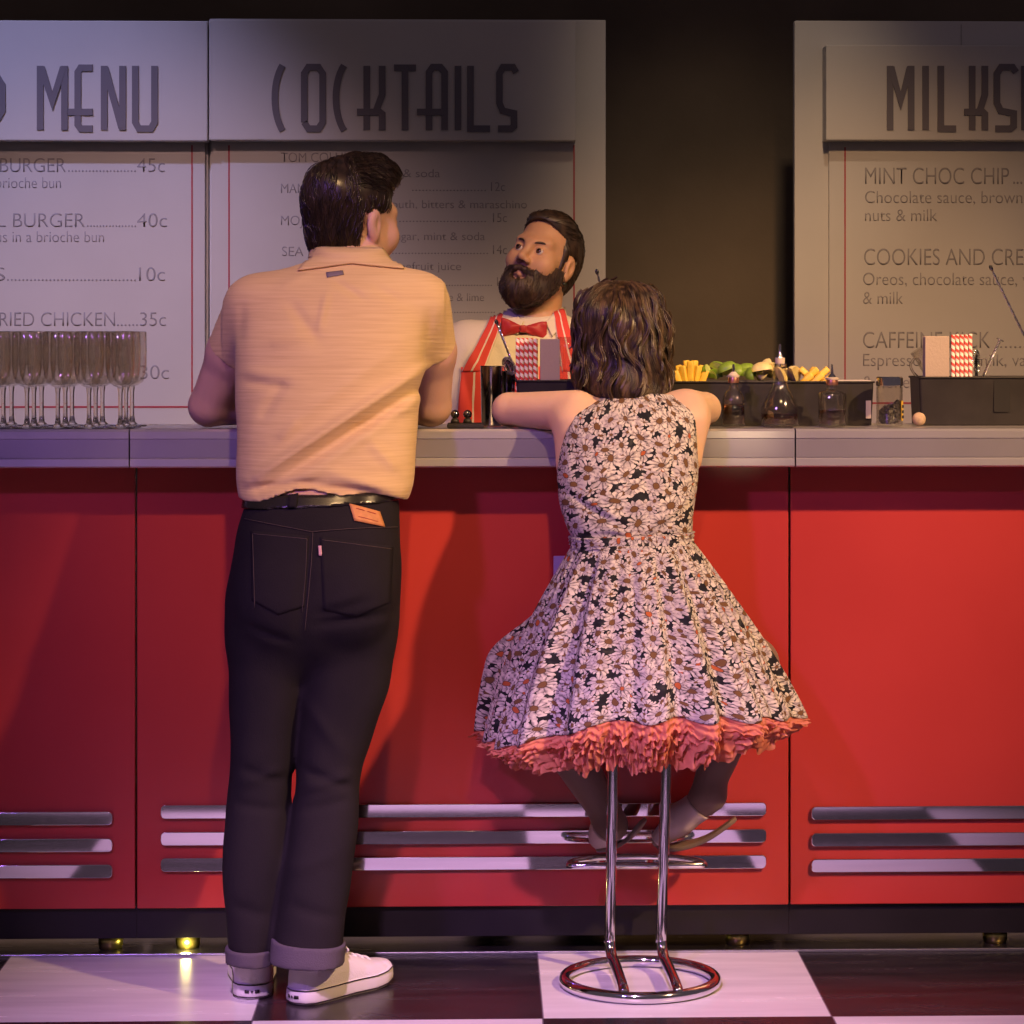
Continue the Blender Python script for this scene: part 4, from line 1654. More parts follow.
# --- the printed cotton: daisies on black, laid out in the cloth's own coordinates (metres)
def daisy_material():
    m, nt, p = new_mat('daisy_print')
    b = NB(nt)
    uv = b.n('ShaderNodeUVMap', uv_map='UVMap')
    warp = b.n('ShaderNodeTexNoise', i_Scale=42.0, i_Detail=3.0)
    b.l(uv.outputs[0], warp.inputs['Vector'])
    wv = b.vmath('SCALE', b.vmath('SUBTRACT', warp.outputs['Color'], (0.5, 0.5, 0.5)).outputs[0])
    wv.inputs['Scale'].default_value = 0.015
    base = b.vmath('ADD', uv.outputs[0], wv.outputs[0]).outputs[0]
    col = None
    layers = [((0.23, 0.87, 0), 44.0, 0.40, 7, 0), ((0.0, 0.0, 0), 31.0, 0.47, 9, 1), ((0.71, 0.53, 0), 24.5, 0.455, 11, 3)]
    nzb = b.n('ShaderNodeTexNoise', i_Scale=70.0, i_Detail=1.0)
    b.l(base, nzb.inputs['Vector'])
    col = b.ramp(nzb.outputs[0], [(0.46, (0.010, 0.009, 0.013)), (0.60, (0.016, 0.017, 0.022)), (0.75, (0.045, 0.045, 0.038))])
    stk = b.n('ShaderNodeTexNoise', i_Scale=160.0, i_Detail=2.0)
    b.l(base, stk.inputs['Vector'])
    for off, sc, rad, npet, sd in layers:
        v = b.vmath('ADD', base, off).outputs[0]
        vo = b.n('ShaderNodeTexVoronoi', voronoi_dimensions='2D', feature='F1', i_Scale=sc, i_Randomness=0.75)
        b.l(v, vo.inputs['Vector'])
        sc_v = b.vmath('SCALE', v)
        sc_v.inputs['Scale'].default_value = sc
        pos = b.vmath('SCALE', vo.outputs['Position'])
        pos.inputs['Scale'].default_value = sc
        d = b.vmath('SUBTRACT', sc_v.outputs[0], pos.outputs[0]).outputs[0]
        xyz = b.n('ShaderNodeSeparateXYZ')
        b.l(d, xyz.inputs[0])
        rc = b.n('ShaderNodeSeparateColor')
        b.l(vo.outputs['Color'], rc.inputs[0])
        # foreshortened flowers: squash one direction by a random amount
        ang = b.math('ARCTAN2', xyz.outputs[1], xyz.outputs[0])
        r = b.math('SQRT', b.math('ADD', b.math('POWER', xyz.outputs[0], 2.0), b.math('POWER', xyz.outputs[1], 2.0)))
        a2 = b.math('ADD', ang, b.math('MULTIPLY', rc.outputs[0], 6.28))
        r = b.math('MULTIPLY', r, b.math('MULTIPLY_ADD', b.math('COSINE', b.math('ADD', b.math('MULTIPLY', a2, 2.0), b.math('MULTIPLY', rc.outputs[1], 6.28))), 0.24, 1.14))
        pet = b.math('ABSOLUTE', b.math('COSINE', b.math('MULTIPLY', a2, npet / 2)))
        pr = b.math('MULTIPLY', b.math('MULTIPLY_ADD', b.math('POWER', pet, 0.6), 0.50, 0.50), b.math('MULTIPLY_ADD', rc.outputs[1], 0.22, rad * 0.86))
        inside = b.math('LESS_THAN', r, pr)
        # petals: cream with grey streaks between them
        streak = b.math('POWER', pet, 0.35)
        shade = b.math('MULTIPLY', streak, b.math('MULTIPLY_ADD', b.math('DIVIDE', r, pr), 0.35, 0.65), clamp=True)
        shade = b.math('MULTIPLY', shade, b.math('MULTIPLY_ADD', stk.outputs[0], 1.3, 0.32), clamp=True)
        petal = b.ramp(shade, [(0.34, (0.035, 0.030, 0.036)), (0.62, (0.30, 0.255, 0.25)), (0.92, (0.66, 0.60, 0.53))])
        petal = b.mix(b.math('MULTIPLY', b.math('GREATER_THAN', rc.outputs[2], 0.72), 0.40), petal, (0.42, 0.36, 0.42))
        cr = b.math('MULTIPLY_ADD', rc.outputs[0], 0.07, 0.13)
        heart = b.math('LESS_THAN', r, cr)
        hcol = b.mix(b.math('GREATER_THAN', rc.outputs[1], 0.86), (0.15, 0.075, 0.03), (0.42, 0.10, 0.03))
        hcol = b.mix(b.math('GREATER_THAN', r, b.math('MULTIPLY', cr, 0.8)), hcol, (0.09, 0.045, 0.03))
        fl_ = b.mix(heart, petal, hcol)
        col = b.mix(inside, col, fl_)
    b.l(col, p.inputs['Base Color'])
    p.inputs['Roughness'].default_value = 0.8
    p.inputs['Specular IOR Level'].default_value = 0.25
    return m


M_daisy = daisy_material()


def cloth_uv(me, cx, cy, rad):
    """unroll a near-cylindrical piece: arc length round (cx, cy) and height"""
    ul = me.uv_layers.new(name='UVMap')
    n = len(me.vertices)
    co = np.empty(n * 3, dtype=np.float32)
    me.vertices.foreach_get('co', co)
    co = co.reshape(n, 3)
    a = np.arctan2(co[:, 0] - cx, -(co[:, 1] - cy))
    uv = np.stack([a * rad, co[:, 2]], 1)
    idx = np.empty(len(me.loops), dtype=np.int32)
    me.loops.foreach_get('vertex_index', idx)
    ul.data.foreach_set('uv', uv[idx].astype(np.float32).ravel())


# bodice
fd = FIELD(axis_coords(J(545, 450, -.2).x, J(708, 450, -.2).x, 0.0042), axis_coords(-0.40, -0.05, 0.0045), axis_coords(J(600, 570, -.27).z, J(600, 384, -.14).z, 0.0042))
fd.add(w_torso, 0, 0.003)
fd.warp(creases([(600, 440, 612, 520, 0.0030, 0.012), (640, 430, 650, 520, -0.0030, 0.010), (585, 500, 640, 528, 0.0040, 0.008), (560, 490, 610, 520, -0.003, 0.008), (690, 500, 645, 530, 0.0040, 0.008),
                 (575, 536, 690, 534, -0.0045, 0.006), (600, 525, 650, 541, 0.003, 0.006), (680, 430, 670, 500, -0.0025, 0.010), (575, 440, 580, 500, -0.002, 0.010)], -0.33, -0.2, 1.3))
fd.warp(waves(31, 12, 0.0012, 20, 70))
cArmL, cArmR = wL[0], wR[0]
yoke = J(640, 397, -0.15).z


def bodice_keep(X, Y, Z):
    d = Z - (yoke + 0.006 + 0.18 * np.abs(X - J(634, 400, -.14).x) * -0.25 + 0.1 * (Y + 0.15) * -1)
    for (c, q) in ((cArmL, -1), (cArmR, 1)):
        # armholes: cut away what lies outside the shoulder seam
        ex = c.x + q * (0.010 + (0.62 if q < 0 else 0.95) * np.maximum(0, c.z - 0.016 - Z) - 0.25 * np.maximum(0, Z - c.z))
        d = np.maximum(d, (X - ex) * q)
    return d


fd.keep(bodice_keep)
me = biggest(fd.mesh('bodice'))
cloth_uv(me, SX + 0.0, -0.06, 0.20)
dress = thing_part('dress', wom, (SX, SY, 0.87))
link('bodice', me, M_daisy, dress)
# sash at the waist
zz0, zz1 = J(632, 551, -0.35).z, J(632, 537, -0.35).z
fsb = FIELD(axis_coords(SX - 0.15, SX + 0.15, 0.0035), axis_coords(-0.39, -0.16, 0.0035), axis_coords(zz0 - 0.02, zz1 + 0.02, 0.003))
zq = np.linspace(zz0 - 0.03, zz1 + 0.03, 6)
cx, cy, a, b = [np.interp(zq, w_torso.z, t) for t in w_torso.t]
fsb.add(LOFT([(cx[i], cy[i], zq[i], a[i], b[i]) for i in range(6)], 2.35, 0.004), 0, 0.0075)
fsb.warp(lambda X, Y, Z: 0.0016 * np.sin(Z * 900 + 14 * np.sin(X * 20)) + 0.001 * np.sin(X * 90))
fsb.keep(lambda X, Y, Z: np.maximum(zz0 + 0.004 * np.sin(X * 30) - Z, Z - zz1 - 0.12 * (X - SX) * 0.3))
me = biggest(fsb.mesh('sash'))
cloth_uv(me, SX, -0.27, 0.11)
link('sash', me, M_daisy, dress)


# skirt: a pleated cone, hem resting out over the petticoat, bulging over the left knee
def ang_interp(th, table):
    d = np.degrees(th) % 360
    t = np.array(table + [(360 + table[0][0], table[0][1])], float)
    t0 = np.concatenate([[[table[-1][0] - 360, table[-1][1]]], t])
    # smooth (cosine) interpolation
    i = np.clip(np.searchsorted(t0[:, 0], d, side='right') - 1, 0, len(t0) - 2)
    u = (d - t0[i, 0]) / (t0[i + 1, 0] - t0[i, 0])
    u = 0.5 - 0.5 * np.cos(PI * u)
    return t0[i, 1] * (1 - u) + t0[i + 1, 1] * u


# 0 = picture right, 90 = towards the bar, 180 = left, 270 = towards the camera
HR = [(0, 0.326), (40, 0.285), (70, 0.232), (110, 0.232), (140, 0.275), (160, 0.292), (182, 0.278), (205, 0.275), (235, 0.255), (270, 0.245), (305, 0.265), (335, 0.305)]
HZ = [(0, 0.532), (45, 0.520), (90, 0.500), (135, 0.490), (160, 0.480), (180, 0.478), (200, 0.482), (225, 0.512), (250, 0.548), (270, 0.556), (300, 0.556), (330, 0.545)]
WZ = J(632, 547, -0.35).z + 0.002
PL = [(RNG.uniform(0.6, 1.4), RNG.uniform(0, 6.28)) for _ in range(12)]
NTH, NT = 400, 60
PLEATS = 15


def skirt_point(th, t, shrink=1.0, extra=0.0):
    """t: 0 waist, 1 hem"""
    wx_, wy_ = 0.120 * np.cos(th), 0.090 * np.sin(th)
    R = ang_interp(th, HR) * shrink
    hx, hy = R * np.cos(th), R * np.sin(th)
    s = 0.86 * t + 0.14 * np.sin(PI * t / 2) ** 2
    s = s + 0.10 * np.sin(PI * t) * (1 - 0.7 * np.clip(np.cos(th), 0, 1))
    x = wx_ + (hx - wx_) * s
    y = wy_ + (hy - wy_) * s
    # knee under the cloth, front left (and a softer one front right)
    for (deg, gain) in ((148, 0.85), (30, 0.2)):
        dth = np.degrees(np.arctan2(np.sin(th - math.radians(deg)), np.cos(th - math.radians(deg))))
        k = gain * np.exp(-(dth / 17.0) ** 2) * (0.5 - 0.5 * np.cos(PI * np.clip((t - 0.34) / 0.30, 0, 1))) * np.clip(1.25 - t * 0.70, 0, 1)
        x = x + k * 0.115 * math.cos(math.radians(deg))
        y = y + k * 0.060 * math.sin(math.radians(deg))
    ph = th * PLEATS + 0.9 * np.sin(2 * th + 1.0) + 0.7 * np.sin(3 * th + 2.2)
    amp = 0.020 * np.clip(t, 0, 1) ** 0.8 * (0.75 + 0.35 * np.sin(5 * th + 0.7))
    fold = np.sign(np.sin(ph)) * np.abs(np.sin(ph)) ** 0.75 * amp
    fine = 0.0028 * np.sin(ph * 2.7 + 1.0) * np.clip(4 * t * (1.2 - t), 0, 1)
    rr = np.sqrt(x * x + y * y) + 1e-9
    x = x + (fold + fine + extra) * x / rr
    y = y + (fold + fine + extra) * y / rr
    hz = ang_interp(th, HZ)
    z = WZ + (hz - WZ) * (t ** 1.05) - 0.006 * np.sin(ph + 0.6) * t
    yy = np.minimum(SY + 0.005 + y, -0.018)
    return SX + x, yy, z


th = np.linspace(0, 2 * PI, NTH, endpoint=False) - PI / 2 + PI
tt = np.linspace(0, 1, NT)
TH, TT = np.meshgrid(th, tt)
X, Y, Z = skirt_point(TH, TT)
V = np.stack([X, Y, Z], -1).reshape(-1, 3)
fcs = [(i * NTH + j, i * NTH + (j + 1) % NTH, (i + 1) * NTH + (j + 1) % NTH, (i + 1) * NTH + j) for i in range(NT - 1) for j in range(NTH)]
me = bpy.data.meshes.new('skirt')
me.from_pydata(V.tolist(), [], fcs)
ul = me.uv_layers.new(name='UVMap')
idx = np.empty(len(me.loops), dtype=np.int32)
me.loops.foreach_get('vertex_index', idx)
li, lj = idx // NTH, idx % NTH
fi = np.repeat(np.arange(len(fcs)), 4)
jj = lj.astype(float)
wrap = (fi % NTH == NTH - 1) & (lj == 0)
jj[wrap] = NTH
mean_r = 0.125 + (0.245 - 0.125) * tt[li]
uu = (jj / NTH - 0.5) * 2 * PI * mean_r
ul.data.foreach_set('uv', np.stack([uu + 3.0, -tt[li] * 0.385 + 5.0], 1).astype(np.float32).ravel())
me.update()
sk = link('skirt', me, M_daisy, dress)
so = sk.modifiers.new('thickness', 'SOLIDIFY')
so.thickness, so.offset = 0.0016, 0

# petticoat: three layers of ruffled net
def net_material():
    m, nt, p = new_mat('coral_net')
    b = NB(nt)
    tc = b.n('ShaderNodeTexCoord')
    nz = b.n('ShaderNodeTexNoise', i_Scale=26.0, i_Detail=4.0)
    b.l(tc.outputs['Object'], nz.inputs['Vector'])
    b.l(b.ramp(nz.outputs[0], [(0.3, (0.72, 0.23, 0.15)), (0.7, (0.84, 0.33, 0.22))]), p.inputs['Base Color'])
    p.inputs['Roughness'].default_value = 0.8
    p.inputs['Specular IOR Level'].default_value = 0.2
    tr_ = b.n('ShaderNodeBsdfTranslucent')
    tr_.inputs[0].default_value = (0.80, 0.24, 0.13, 1)
    mx = b.n('ShaderNodeMixShader')
    mx.inputs[0].default_value = 0.35
    b.l(p.outputs[0], mx.inputs[1])
    b.l(tr_.outputs[0], mx.inputs[2])
    b.l(mx.outputs[0], nt.nodes['Material Output'].inputs['Surface'])
    return m


M_net = net_material()
petti = thing_part('petticoat', wom, (SX, SY, 0.5))
NP = 1100
thp = np.linspace(0, 2 * PI, NP, endpoint=False)
DROP = [(0, 0.042), (45, 0.04), (90, 0.03), (135, 0.035), (180, 0.026), (205, 0.045), (235, 0.080), (270, 0.102), (300, 0.094), (330, 0.062)]
NL = 6
for layer in range(NL):
    rs = np.random.RandomState(40 + layer)
    ph1, ph2, ph3 = rs.uniform(0, 6.28, 3)
    nr = 22
    tv = np.linspace(0, 1, nr)
    q_ = layer / (NL - 1)                       # 0 outer and short, 1 inner and long
    THP, TVP = np.meshgrid(thp, tv)
    bx, by, bz = skirt_point(THP, np.full_like(THP, 0.90), 0.985 - 0.05 * q_, -0.010)
    hx, hy, hz = skirt_point(THP, np.full_like(THP, 1.0), 0.99 - 0.05 * q_, 0.0)
    drop = ang_interp(THP, DROP) * (0.30 + 0.70 * q_)
    cxp, cyp = SX, SY
    lip = TVP ** 1.5
    rag = 1 + 0.06 * np.sin(THP * 23 + ph1 + 2 * np.sin(THP * 7)) + 0.04 * np.sin(THP * 59 + ph2)
    zz = np.where(TVP < 0.3, bz + (hz - bz) * TVP / 0.3, hz - drop * rag * (TVP - 0.3) / 0.7)
    rad = np.sqrt((hx - cxp) ** 2 + (hy - cyp) ** 2)
    spread = (0.010 - 0.050 * q_) * np.clip(TVP - 0.3, 0, 1)
    ruf = lip * (0.0060 * np.sin(THP * (38 + 5 * layer) + 4 * np.sin(THP * 9 + ph3) + 2 * TVP) + 0.0050 * np.sin(THP * (83 + 7 * layer) + ph2 + 4 * TVP + 2 * np.sin(THP * 13)) + 0.0026 * np.sin(THP * 191 + ph1 - 6 * TVP))
    ruf += 0.0030 * np.sin(TVP * 17 + 3 * np.sin(THP * 17 + ph1) + 2 * np.sin(THP * 41)) * np.clip(TVP * 2, 0, 1)
    rx = np.where(TVP < 0.3, bx + (hx - bx) * TVP / 0.3, hx)
    ry = np.where(TVP < 0.3, by + (hy - by) * TVP / 0.3, hy)
    f_ = 1 + (spread + ruf) / rad
    rx = cxp + (rx - cxp) * f_
    ry = np.minimum(cyp + (ry - cyp) * f_, -0.016 - 0.001 * layer)
    zz = zz + lip * (0.0028 * np.sin(THP * 67 + ph2) + 0.0018 * np.sin(THP * 143 + ph3))
    V = np.stack([rx, ry, zz], -1).reshape(-1, 3)
    fcs = [(i * NP + j, i * NP + (j + 1) % NP, (i + 1) * NP + (j + 1) % NP, (i + 1) * NP + j) for i in range(nr - 1) for j in range(NP)]
    link('net_ruffle', pyd(V.tolist(), fcs), M_net, petti)

# --- hair: a rounded mass with wavy locks over it
M_hair_wom = hair_material('brown_hair', (0.024, 0.013, 0.007), (0.115, 0.068, 0.034), 0.42)
hrows = [(282, 606, 640, -0.060, 0.030), (286, 594, 652, -0.065, 0.055), (294, 583, 660, -0.068, 0.078), (306, 577, 664, -0.070, 0.096), (322, 575, 667, -0.072, 0.106), (340, 576, 668, -0.072, 0.110),
         (358, 578, 669, -0.078, 0.106), (374, 577, 672, -0.090, 0.100), (388, 580, 670, -0.105, 0.092), (398, 592, 663, -0.120, 0.080), (404, 610, 650, -0.125, 0.055)]
hl_w = loft_px(hrows, 2.0, 0.006)
fhw = FIELD(axis_coords(J(560, 340, 0).x, J(690, 340, 0).x, 0.004), axis_coords(-0.24, 0.09, 0.004), axis_coords(J(600, 415, -.1).z, J(600, 276, -.06).z, 0.004))
fhw.add(hl_w)
fhw.sub(TR(EL((0, -0.115, -0.035), (0.062, 0.075, 0.115)), whR, whT), 0.01)
fhw.warp(waves(77, 14, 0.0052, 28, 75, (1, 1, 0.5)))
hw_me = biggest(fhw.mesh('hair'))
bv_hw = bvh_of(hw_me)
rng = random.Random(12)
crownW = J(628, 288, -0.10)
zt_, zb_ = J(630, 284, -.06).z, J(630, 402, -.1).z


def flow_w(p, n):
    d = Vector((p.x - crownW.x, p.y - crownW.y - 0.02, 0)) * 6.0
    k = max(0.0, min(1.0, (p.z - zb_) / (zt_ - zb_)))
    w_ = (math.sin(p.z * 62 + 1.3 * math.sin(p.x * 38 + 1.0)) * 0.95 + math.sin(p.z * 31 + p.x * 90) * 0.40) * (1.05 - k)
    return d * k * 1.2 + Vector((w_, 0, -1.0))


bm = bmesh.new()
bm.from_mesh(hw_me)


def merge(mbx):
    m_ = mbx.mesh(recalc=False)
    bm.from_mesh(m_)
    bpy.data.meshes.remove(m_)


st = sample_surface(hw_me, 1500, rng, lambda c, n: c.y < 0.02 and c.z > zb_ + 0.02)
merge(strand_set(bv_hw, st, flow_w, 20, 0.008, 0.00085, 0.0009, 0.12, 5, 4, rng))
# thick wavy locks standing proud of the mass
mbk = MB()
for k in range(90):
    s = sample_surface(hw_me, 1, rng, lambda c, n: c.y < 0.0 and c.z > zb_ + 0.045)[0]
    h = bv_hw.find_nearest(s)
    p, nn = h[0], h[1]
    ph = rng.uniform(0, 6.28)
    N = rng.randint(12, 19)
    core = []
    for i in range(N):
        d = Vector(flow_w(p, nn))
        d = (d - nn * d.dot(nn)).normalized()
        side = nn.cross(d)
        q = p + d * 0.0080 + side * math.sin(ph * 0.3 + i * 0.55) * 0.0022
        h = bv_hw.find_nearest(q)
        if (h[0] - p).length < 0.0015:
            p = p + Vector((math.sin(ph + i * 0.75) * 0.004, -0.001, -0.006))
        else:
            p, nn = h[0], h[1]
        core.append((p + nn * (0.0025 + 0.0080 * (0.5 + 0.5 * math.sin(ph * 1.3 + i * 0.7))), nn, side))
    # curl the tip outwards
    p, nn, side = core[-1]
    cs = rng.choice((-1, 1))
    for i in range(5):
        p = p + Vector((cs * 0.0016 * (i * 0.5), nn.y * 0.0025, -0.0060 + 0.0006 * i))
        core.append((p, nn, side))
    M_ = len(core)
    for sN in range(10):
        a0 = rng.uniform(0, 6.28)
        ro = rng.uniform(0.0008, 0.0048)
        pts = []
        for i, (p, nn, side) in enumerate(core):
            a_ = a0 + i * 0.07
            w_ = math.sin(PI * min(1, (i + 1) / M_ * 0.95)) ** 0.6
            pts.append(p + (nn * math.sin(a_) * 0.6 + side * math.cos(a_)) * ro * (0.4 + 0.6 * w_))
        rr = [0.0011 * (0.3 + 0.7 * math.sin(PI * min(1, (i + 0.7) / M_ * 0.93))) for i in range(M_)]
        mbk.tube(pts, rr, 4, cap=False)
merge(mbk)
# loose flyaway strands
mbf = MB()
for k in range(26):
    s = sample_surface(hw_me, 1, rng, lambda c, n: abs(n.y) < 0.6 and c.z < zb_ + 0.10)[0]
    h = bv_hw.find_nearest(s)
    p, nn = h[0].copy(), h[1]
    pts = [p]
    d = (nn * 0.35 + Vector((rng.uniform(-.2, .2), rng.uniform(-.2, .2), -1.0))).normalized()
    for i in range(8):
        d = (d + Vector((math.sin(k + i) * 0.18, 0, -0.12)) - nn * 0.10).normalized()
        p = p + d * 0.0048
        pts.append(p.copy())
    mbf.tube(pts, [0.0007] * 8 + [0.0002], 3, cap=False)
merge(mbf)
bm.to_mesh(hw_me)
bm.free()
link('hair', hw_me, M_hair_wom, wom)

# --- shoes: open mules with a broad pale strap
M_strap = M('pale_leather_strap', (0.62, 0.50, 0.50), 0.5, spec=0.4)
M_sole = M('taupe_sole', (0.20, 0.14, 0.125), 0.5)


def mule(ank, toe, heel_px, q):
    heel = J(*heel_px)
    ctr = ank.lerp(toe, 0.5)
    root = thing_part('shoe', wom, ctr)
    d = (toe - ank)
    sole_t, sole_h = toe + Vector((0, 0, -0.016)), heel
    f = (sole_h - sole_t)
    L = f.length
    f.normalize()
    sd = f.cross(Vector((0, 0, 1))).normalized()
    up = sd.cross(f).normalized()
    ns = 18
    vs, fs = [], []
    for i in range(ns + 1):
        u = i / ns
        w = float(np.interp(u, [0, .06, .25, .5, .8, .95, 1], [.008, .022, .037, .030, .028, .022, .008]))
        c = sole_t + f * (L * u) - up * (0.016 * math.sin(PI * u) ** 1.2)
        for (a_, b_) in ((-1, 1), (1, 1), (1, -1), (-1, -1)):
            vs.append(c + sd * w * a_ + up * (0.0045 * b_))
    for i in range(ns):
        for k in range(4):
            fs.append((i * 4 + k, i * 4 + (k + 1) % 4, (i + 1) * 4 + (k + 1) % 4, (i + 1) * 4 + k))
    fs += [(3, 2, 1, 0), tuple(ns * 4 + k for k in range(4))]
    o = link('sole', MB().add(vs, fs).mesh(), M_sole, root)
    bv_ = o.modifiers.new('round', 'BEVEL')
    bv_.width, bv_.segments = 0.002, 2
    # strap: a band round the front of the foot
    lo = np.minimum(np.array(ank), np.array(toe)) - 0.06
    hi = np.maximum(np.array(ank), np.array(toe)) + 0.06
    fm = FIELD(axis_coords(lo[0], hi[0], 0.0032), axis_coords(lo[1], hi[1], 0.0032), axis_coords(lo[2], hi[2], 0.0032))
    a_ = ank + Vector((0.012 * q, -0.005, -0.006))
    b_ = toe.lerp(ank, 0.45)
    fm.add(RC(a_, b_, 0.030, 0.026), 0, 0.004)
    fm.add(RC(b_, toe, 0.027, 0.014), 0.015, 0.004)
    dn = np.array((toe - ank).normalized())
    ank_n = np.array(ank)
    Ld = (toe - ank).length

    def kp(X, Y, Z):
        s = (X - ank_n[0]) * dn[0] + (Y - ank_n[1]) * dn[1] + (Z - ank_n[2]) * dn[2]
        return np.maximum(0.22 * Ld - s, s - 1.02 * Ld)
    fm.keep(kp)
    link('strap', biggest(fm.mesh('strap')), M_strap, root, label='broad pale strap')


mule(ankL, toeL, (645, 819, -0.118), -1)
mule(ankR, toeR, (736, 819, -0.135), 1)

# ================================================================== the stool
M_chrome = M('chrome', (0.78, 0.76, 0.80), 0.08, metal=1.0)
M_vinyl = M('white_vinyl', (0.66, 0.62, 0.68), 0.35, spec=0.5)
stool = thing('bar_stool', 'tall chrome bar stool with ring base, under the woman in the daisy dress', 'stool', (SX + 0.02, SY, 0))
rc_ = floor_at(640, 985)
ring = [Vector((rc_.x + 0.150 * math.cos(2 * PI * k / 64), rc_.y + 0.150 * math.sin(2 * PI * k / 64), 0.012)) for k in range(64)]
link('base_ring', MB().tube(ring, 0.0118, 14, closed=True).mesh(), M_chrome, stool)
lx = [J(610, 900, rc_.y + 0.10).x, J(661.5, 900, rc_.y + 0.10).x]
for k, x in enumerate(lx):
    yb = rc_.y + 0.100
    dx = x - rc_.x
    yf = rc_.y - math.sqrt(0.15 ** 2 - (dx + 0.012) ** 2)
    xt = J((613, 666)[k], 775, yb).x
    pts = bez([(xt + (xt - x) * 0.4, yb, 0.622), (xt, yb, 0.40), (x, yb, 0.10), (x, yb - 0.001, 0.060), (x + 0.003, yb - 0.020, 0.036), (x + 0.008, yb - 0.06, 0.030), (x + 0.014, yf + 0.03, 0.026), (x + 0.016, yf, 0.016)], 70)
    link('leg', MB().tube(pts, 0.0112, 14).mesh(), M_chrome, stool)
# D-shaped foot rest on the far side of the legs
zf = J(637, 866, rc_.y + 0.115).z
xa, xb = J(569, 866, rc_.y + 0.115).x, J(705, 866, rc_.y + 0.115).x
yb = rc_.y + 0.1215
fr = [Vector((xa + 0.008, yb, zf)), Vector((xb - 0.008, yb, zf))]
cxm = (xa + xb) / 2
arcp = [Vector((cxm + (xb - xa) / 2 * math.cos(a), yb + 0.004 + 0.085 * max(0, math.sin(a)) ** 0.8, zf)) for a in np.linspace(0, PI, 26)]
link('foot_rest', MB().tube([fr[0], (fr[0] + fr[1]) / 2, fr[1]] + arcp, 0.0065, 10, closed=True).mesh(), M_chrome, stool)
mb = MB().lathe((cxm, SY + 0.0, 0.620), [(0, 0), (0.095, 0), (0.108, 0.008), (0.112, 0.025), (0.106, 0.040), (0.085, 0.047), (0, 0.048)], 40)
link('seat', mb.mesh(), M_vinyl, stool)
# ================================================================== the bartender
BYY = 0.92
bar_p = thing('person', 'bearded bartender in a white shirt, red bow tie and striped apron behind the counter', 'person', (J(535, 400, BYY).x, BYY, 0))
M_skin_bar = skin_material('skin_tan', (0.58, 0.335, 0.19), (0.53, 0.27, 0.17))
BHS = 0.95
bhR = rot('Y', 13) @ rot('Z', -31) @ rot('X', -11)
bhT = J(543, 260, BYY)
bl = local(bhR, bhT, BHS)
b_rows = [(312, 508, 560, BYY + .01, 0.052), (320, 494, 574, BYY + .02, 0.065), (328, 470, 598, BYY + .025, 0.080), (340, 452, 614, BYY + .02, 0.095), (360, 446, 618, BYY + .01, 0.108),
          (400, 448, 612, BYY, 0.115), (440, 456, 602, BYY, 0.112), (500, 464, 592, BYY, 0.108), (540, 462, 596, BYY, 0.110), (585, 456, 602, BYY, 0.115), (610, 460, 598, BYY, 0.10)]
b_torso = loft_px(b_rows, 2.35, 0.012)
shL, shR_ = J(466, 346, BYY + 0.01), J(602, 346, BYY + 0.01)
elL, elR = J(438, 450, BYY + 0.03), J(628, 450, BYY + 0.03)
wrL, wrR = J(470, 482, BYY - 0.20), J(590, 482, BYY - 0.20)
xs = axis_coords(J(415, 400, BYY).x, J(655, 400, BYY).x, 0.006, (J(500, 260, BYY).x, J(582, 260, BYY).x, 0.0026))
ys = axis_coords(BYY - 0.33, BYY + 0.24, 0.006, (BYY - 0.13, BYY + 0.11, 0.0026))
zs = axis_coords(0.0, 1.62, 0.008, (J(540, 322, BYY).z, 1.61, 0.0026))
fbt = FIELD(xs, ys, zs)
fbt.add(b_torso, 0, -0.012)
for s_, e_, w_, q in ((shL, elL, wrL, 1), (shR_, elR, wrR, -1)):
    fbt.add(RC(s_, e_, 0.055, 0.043), 0.04)
    fbt.add(RC(e_, w_, 0.042, 0.030), 0.015)
    apply(fbt, hand_prims(w_, (q * 0.25, -0.9, -0.1), (q * 0.9, 0.25, 0), (0, 0, 1), 1.0, 0.4))
for q in (-1, 1):
    hx = bar_p.location.x + q * 0.095
    fbt.add(RC((hx, BYY, 0.86), (hx + q * 0.01, BYY, 0.48), 0.088, 0.060), 0.03)
    fbt.add(RC((hx + q * 0.01, BYY, 0.48), (hx + q * 0.015, BYY + 0.01, 0.09), 0.058, 0.040), 0.02)
    fbt.add(RC((hx + q * 0.015, BYY + 0.02, 0.05), (hx + q * 0.03, BYY - 0.16, 0.035), 0.042, 0.034), 0.02)
fbt.add(RC(J(534, 330, BYY + 0.02), bl((0, 0.035, -0.06)), 0.062, 0.055), 0.02)
apply(fbt, head_prims(bhR, bhT, BHS))
me = biggest(fbt.mesh('body'))
Rb, tb = np.array(bhR, float), np.array(bhT, float)


def to_local(c):
    return (c - tb) @ Rb / BHS


def face_tone(c):
    l = to_local(c)
    lips = np.exp(-((l[:, 0] / 0.020) ** 4 + ((l[:, 2] + 0.0645) / 0.0065) ** 4)) * (l[:, 1] < -0.075)
    nose = np.exp(-((l[:, 0] / 0.02) ** 2 + ((l[:, 2] + 0.03) / 0.02) ** 2)) * (l[:, 1] < -0.07) * 0.25
    return lips * 0.75 + nose


tone_attr(me, face_tone)
link('body', me, M_skin_bar, bar_p)
bv_face = None

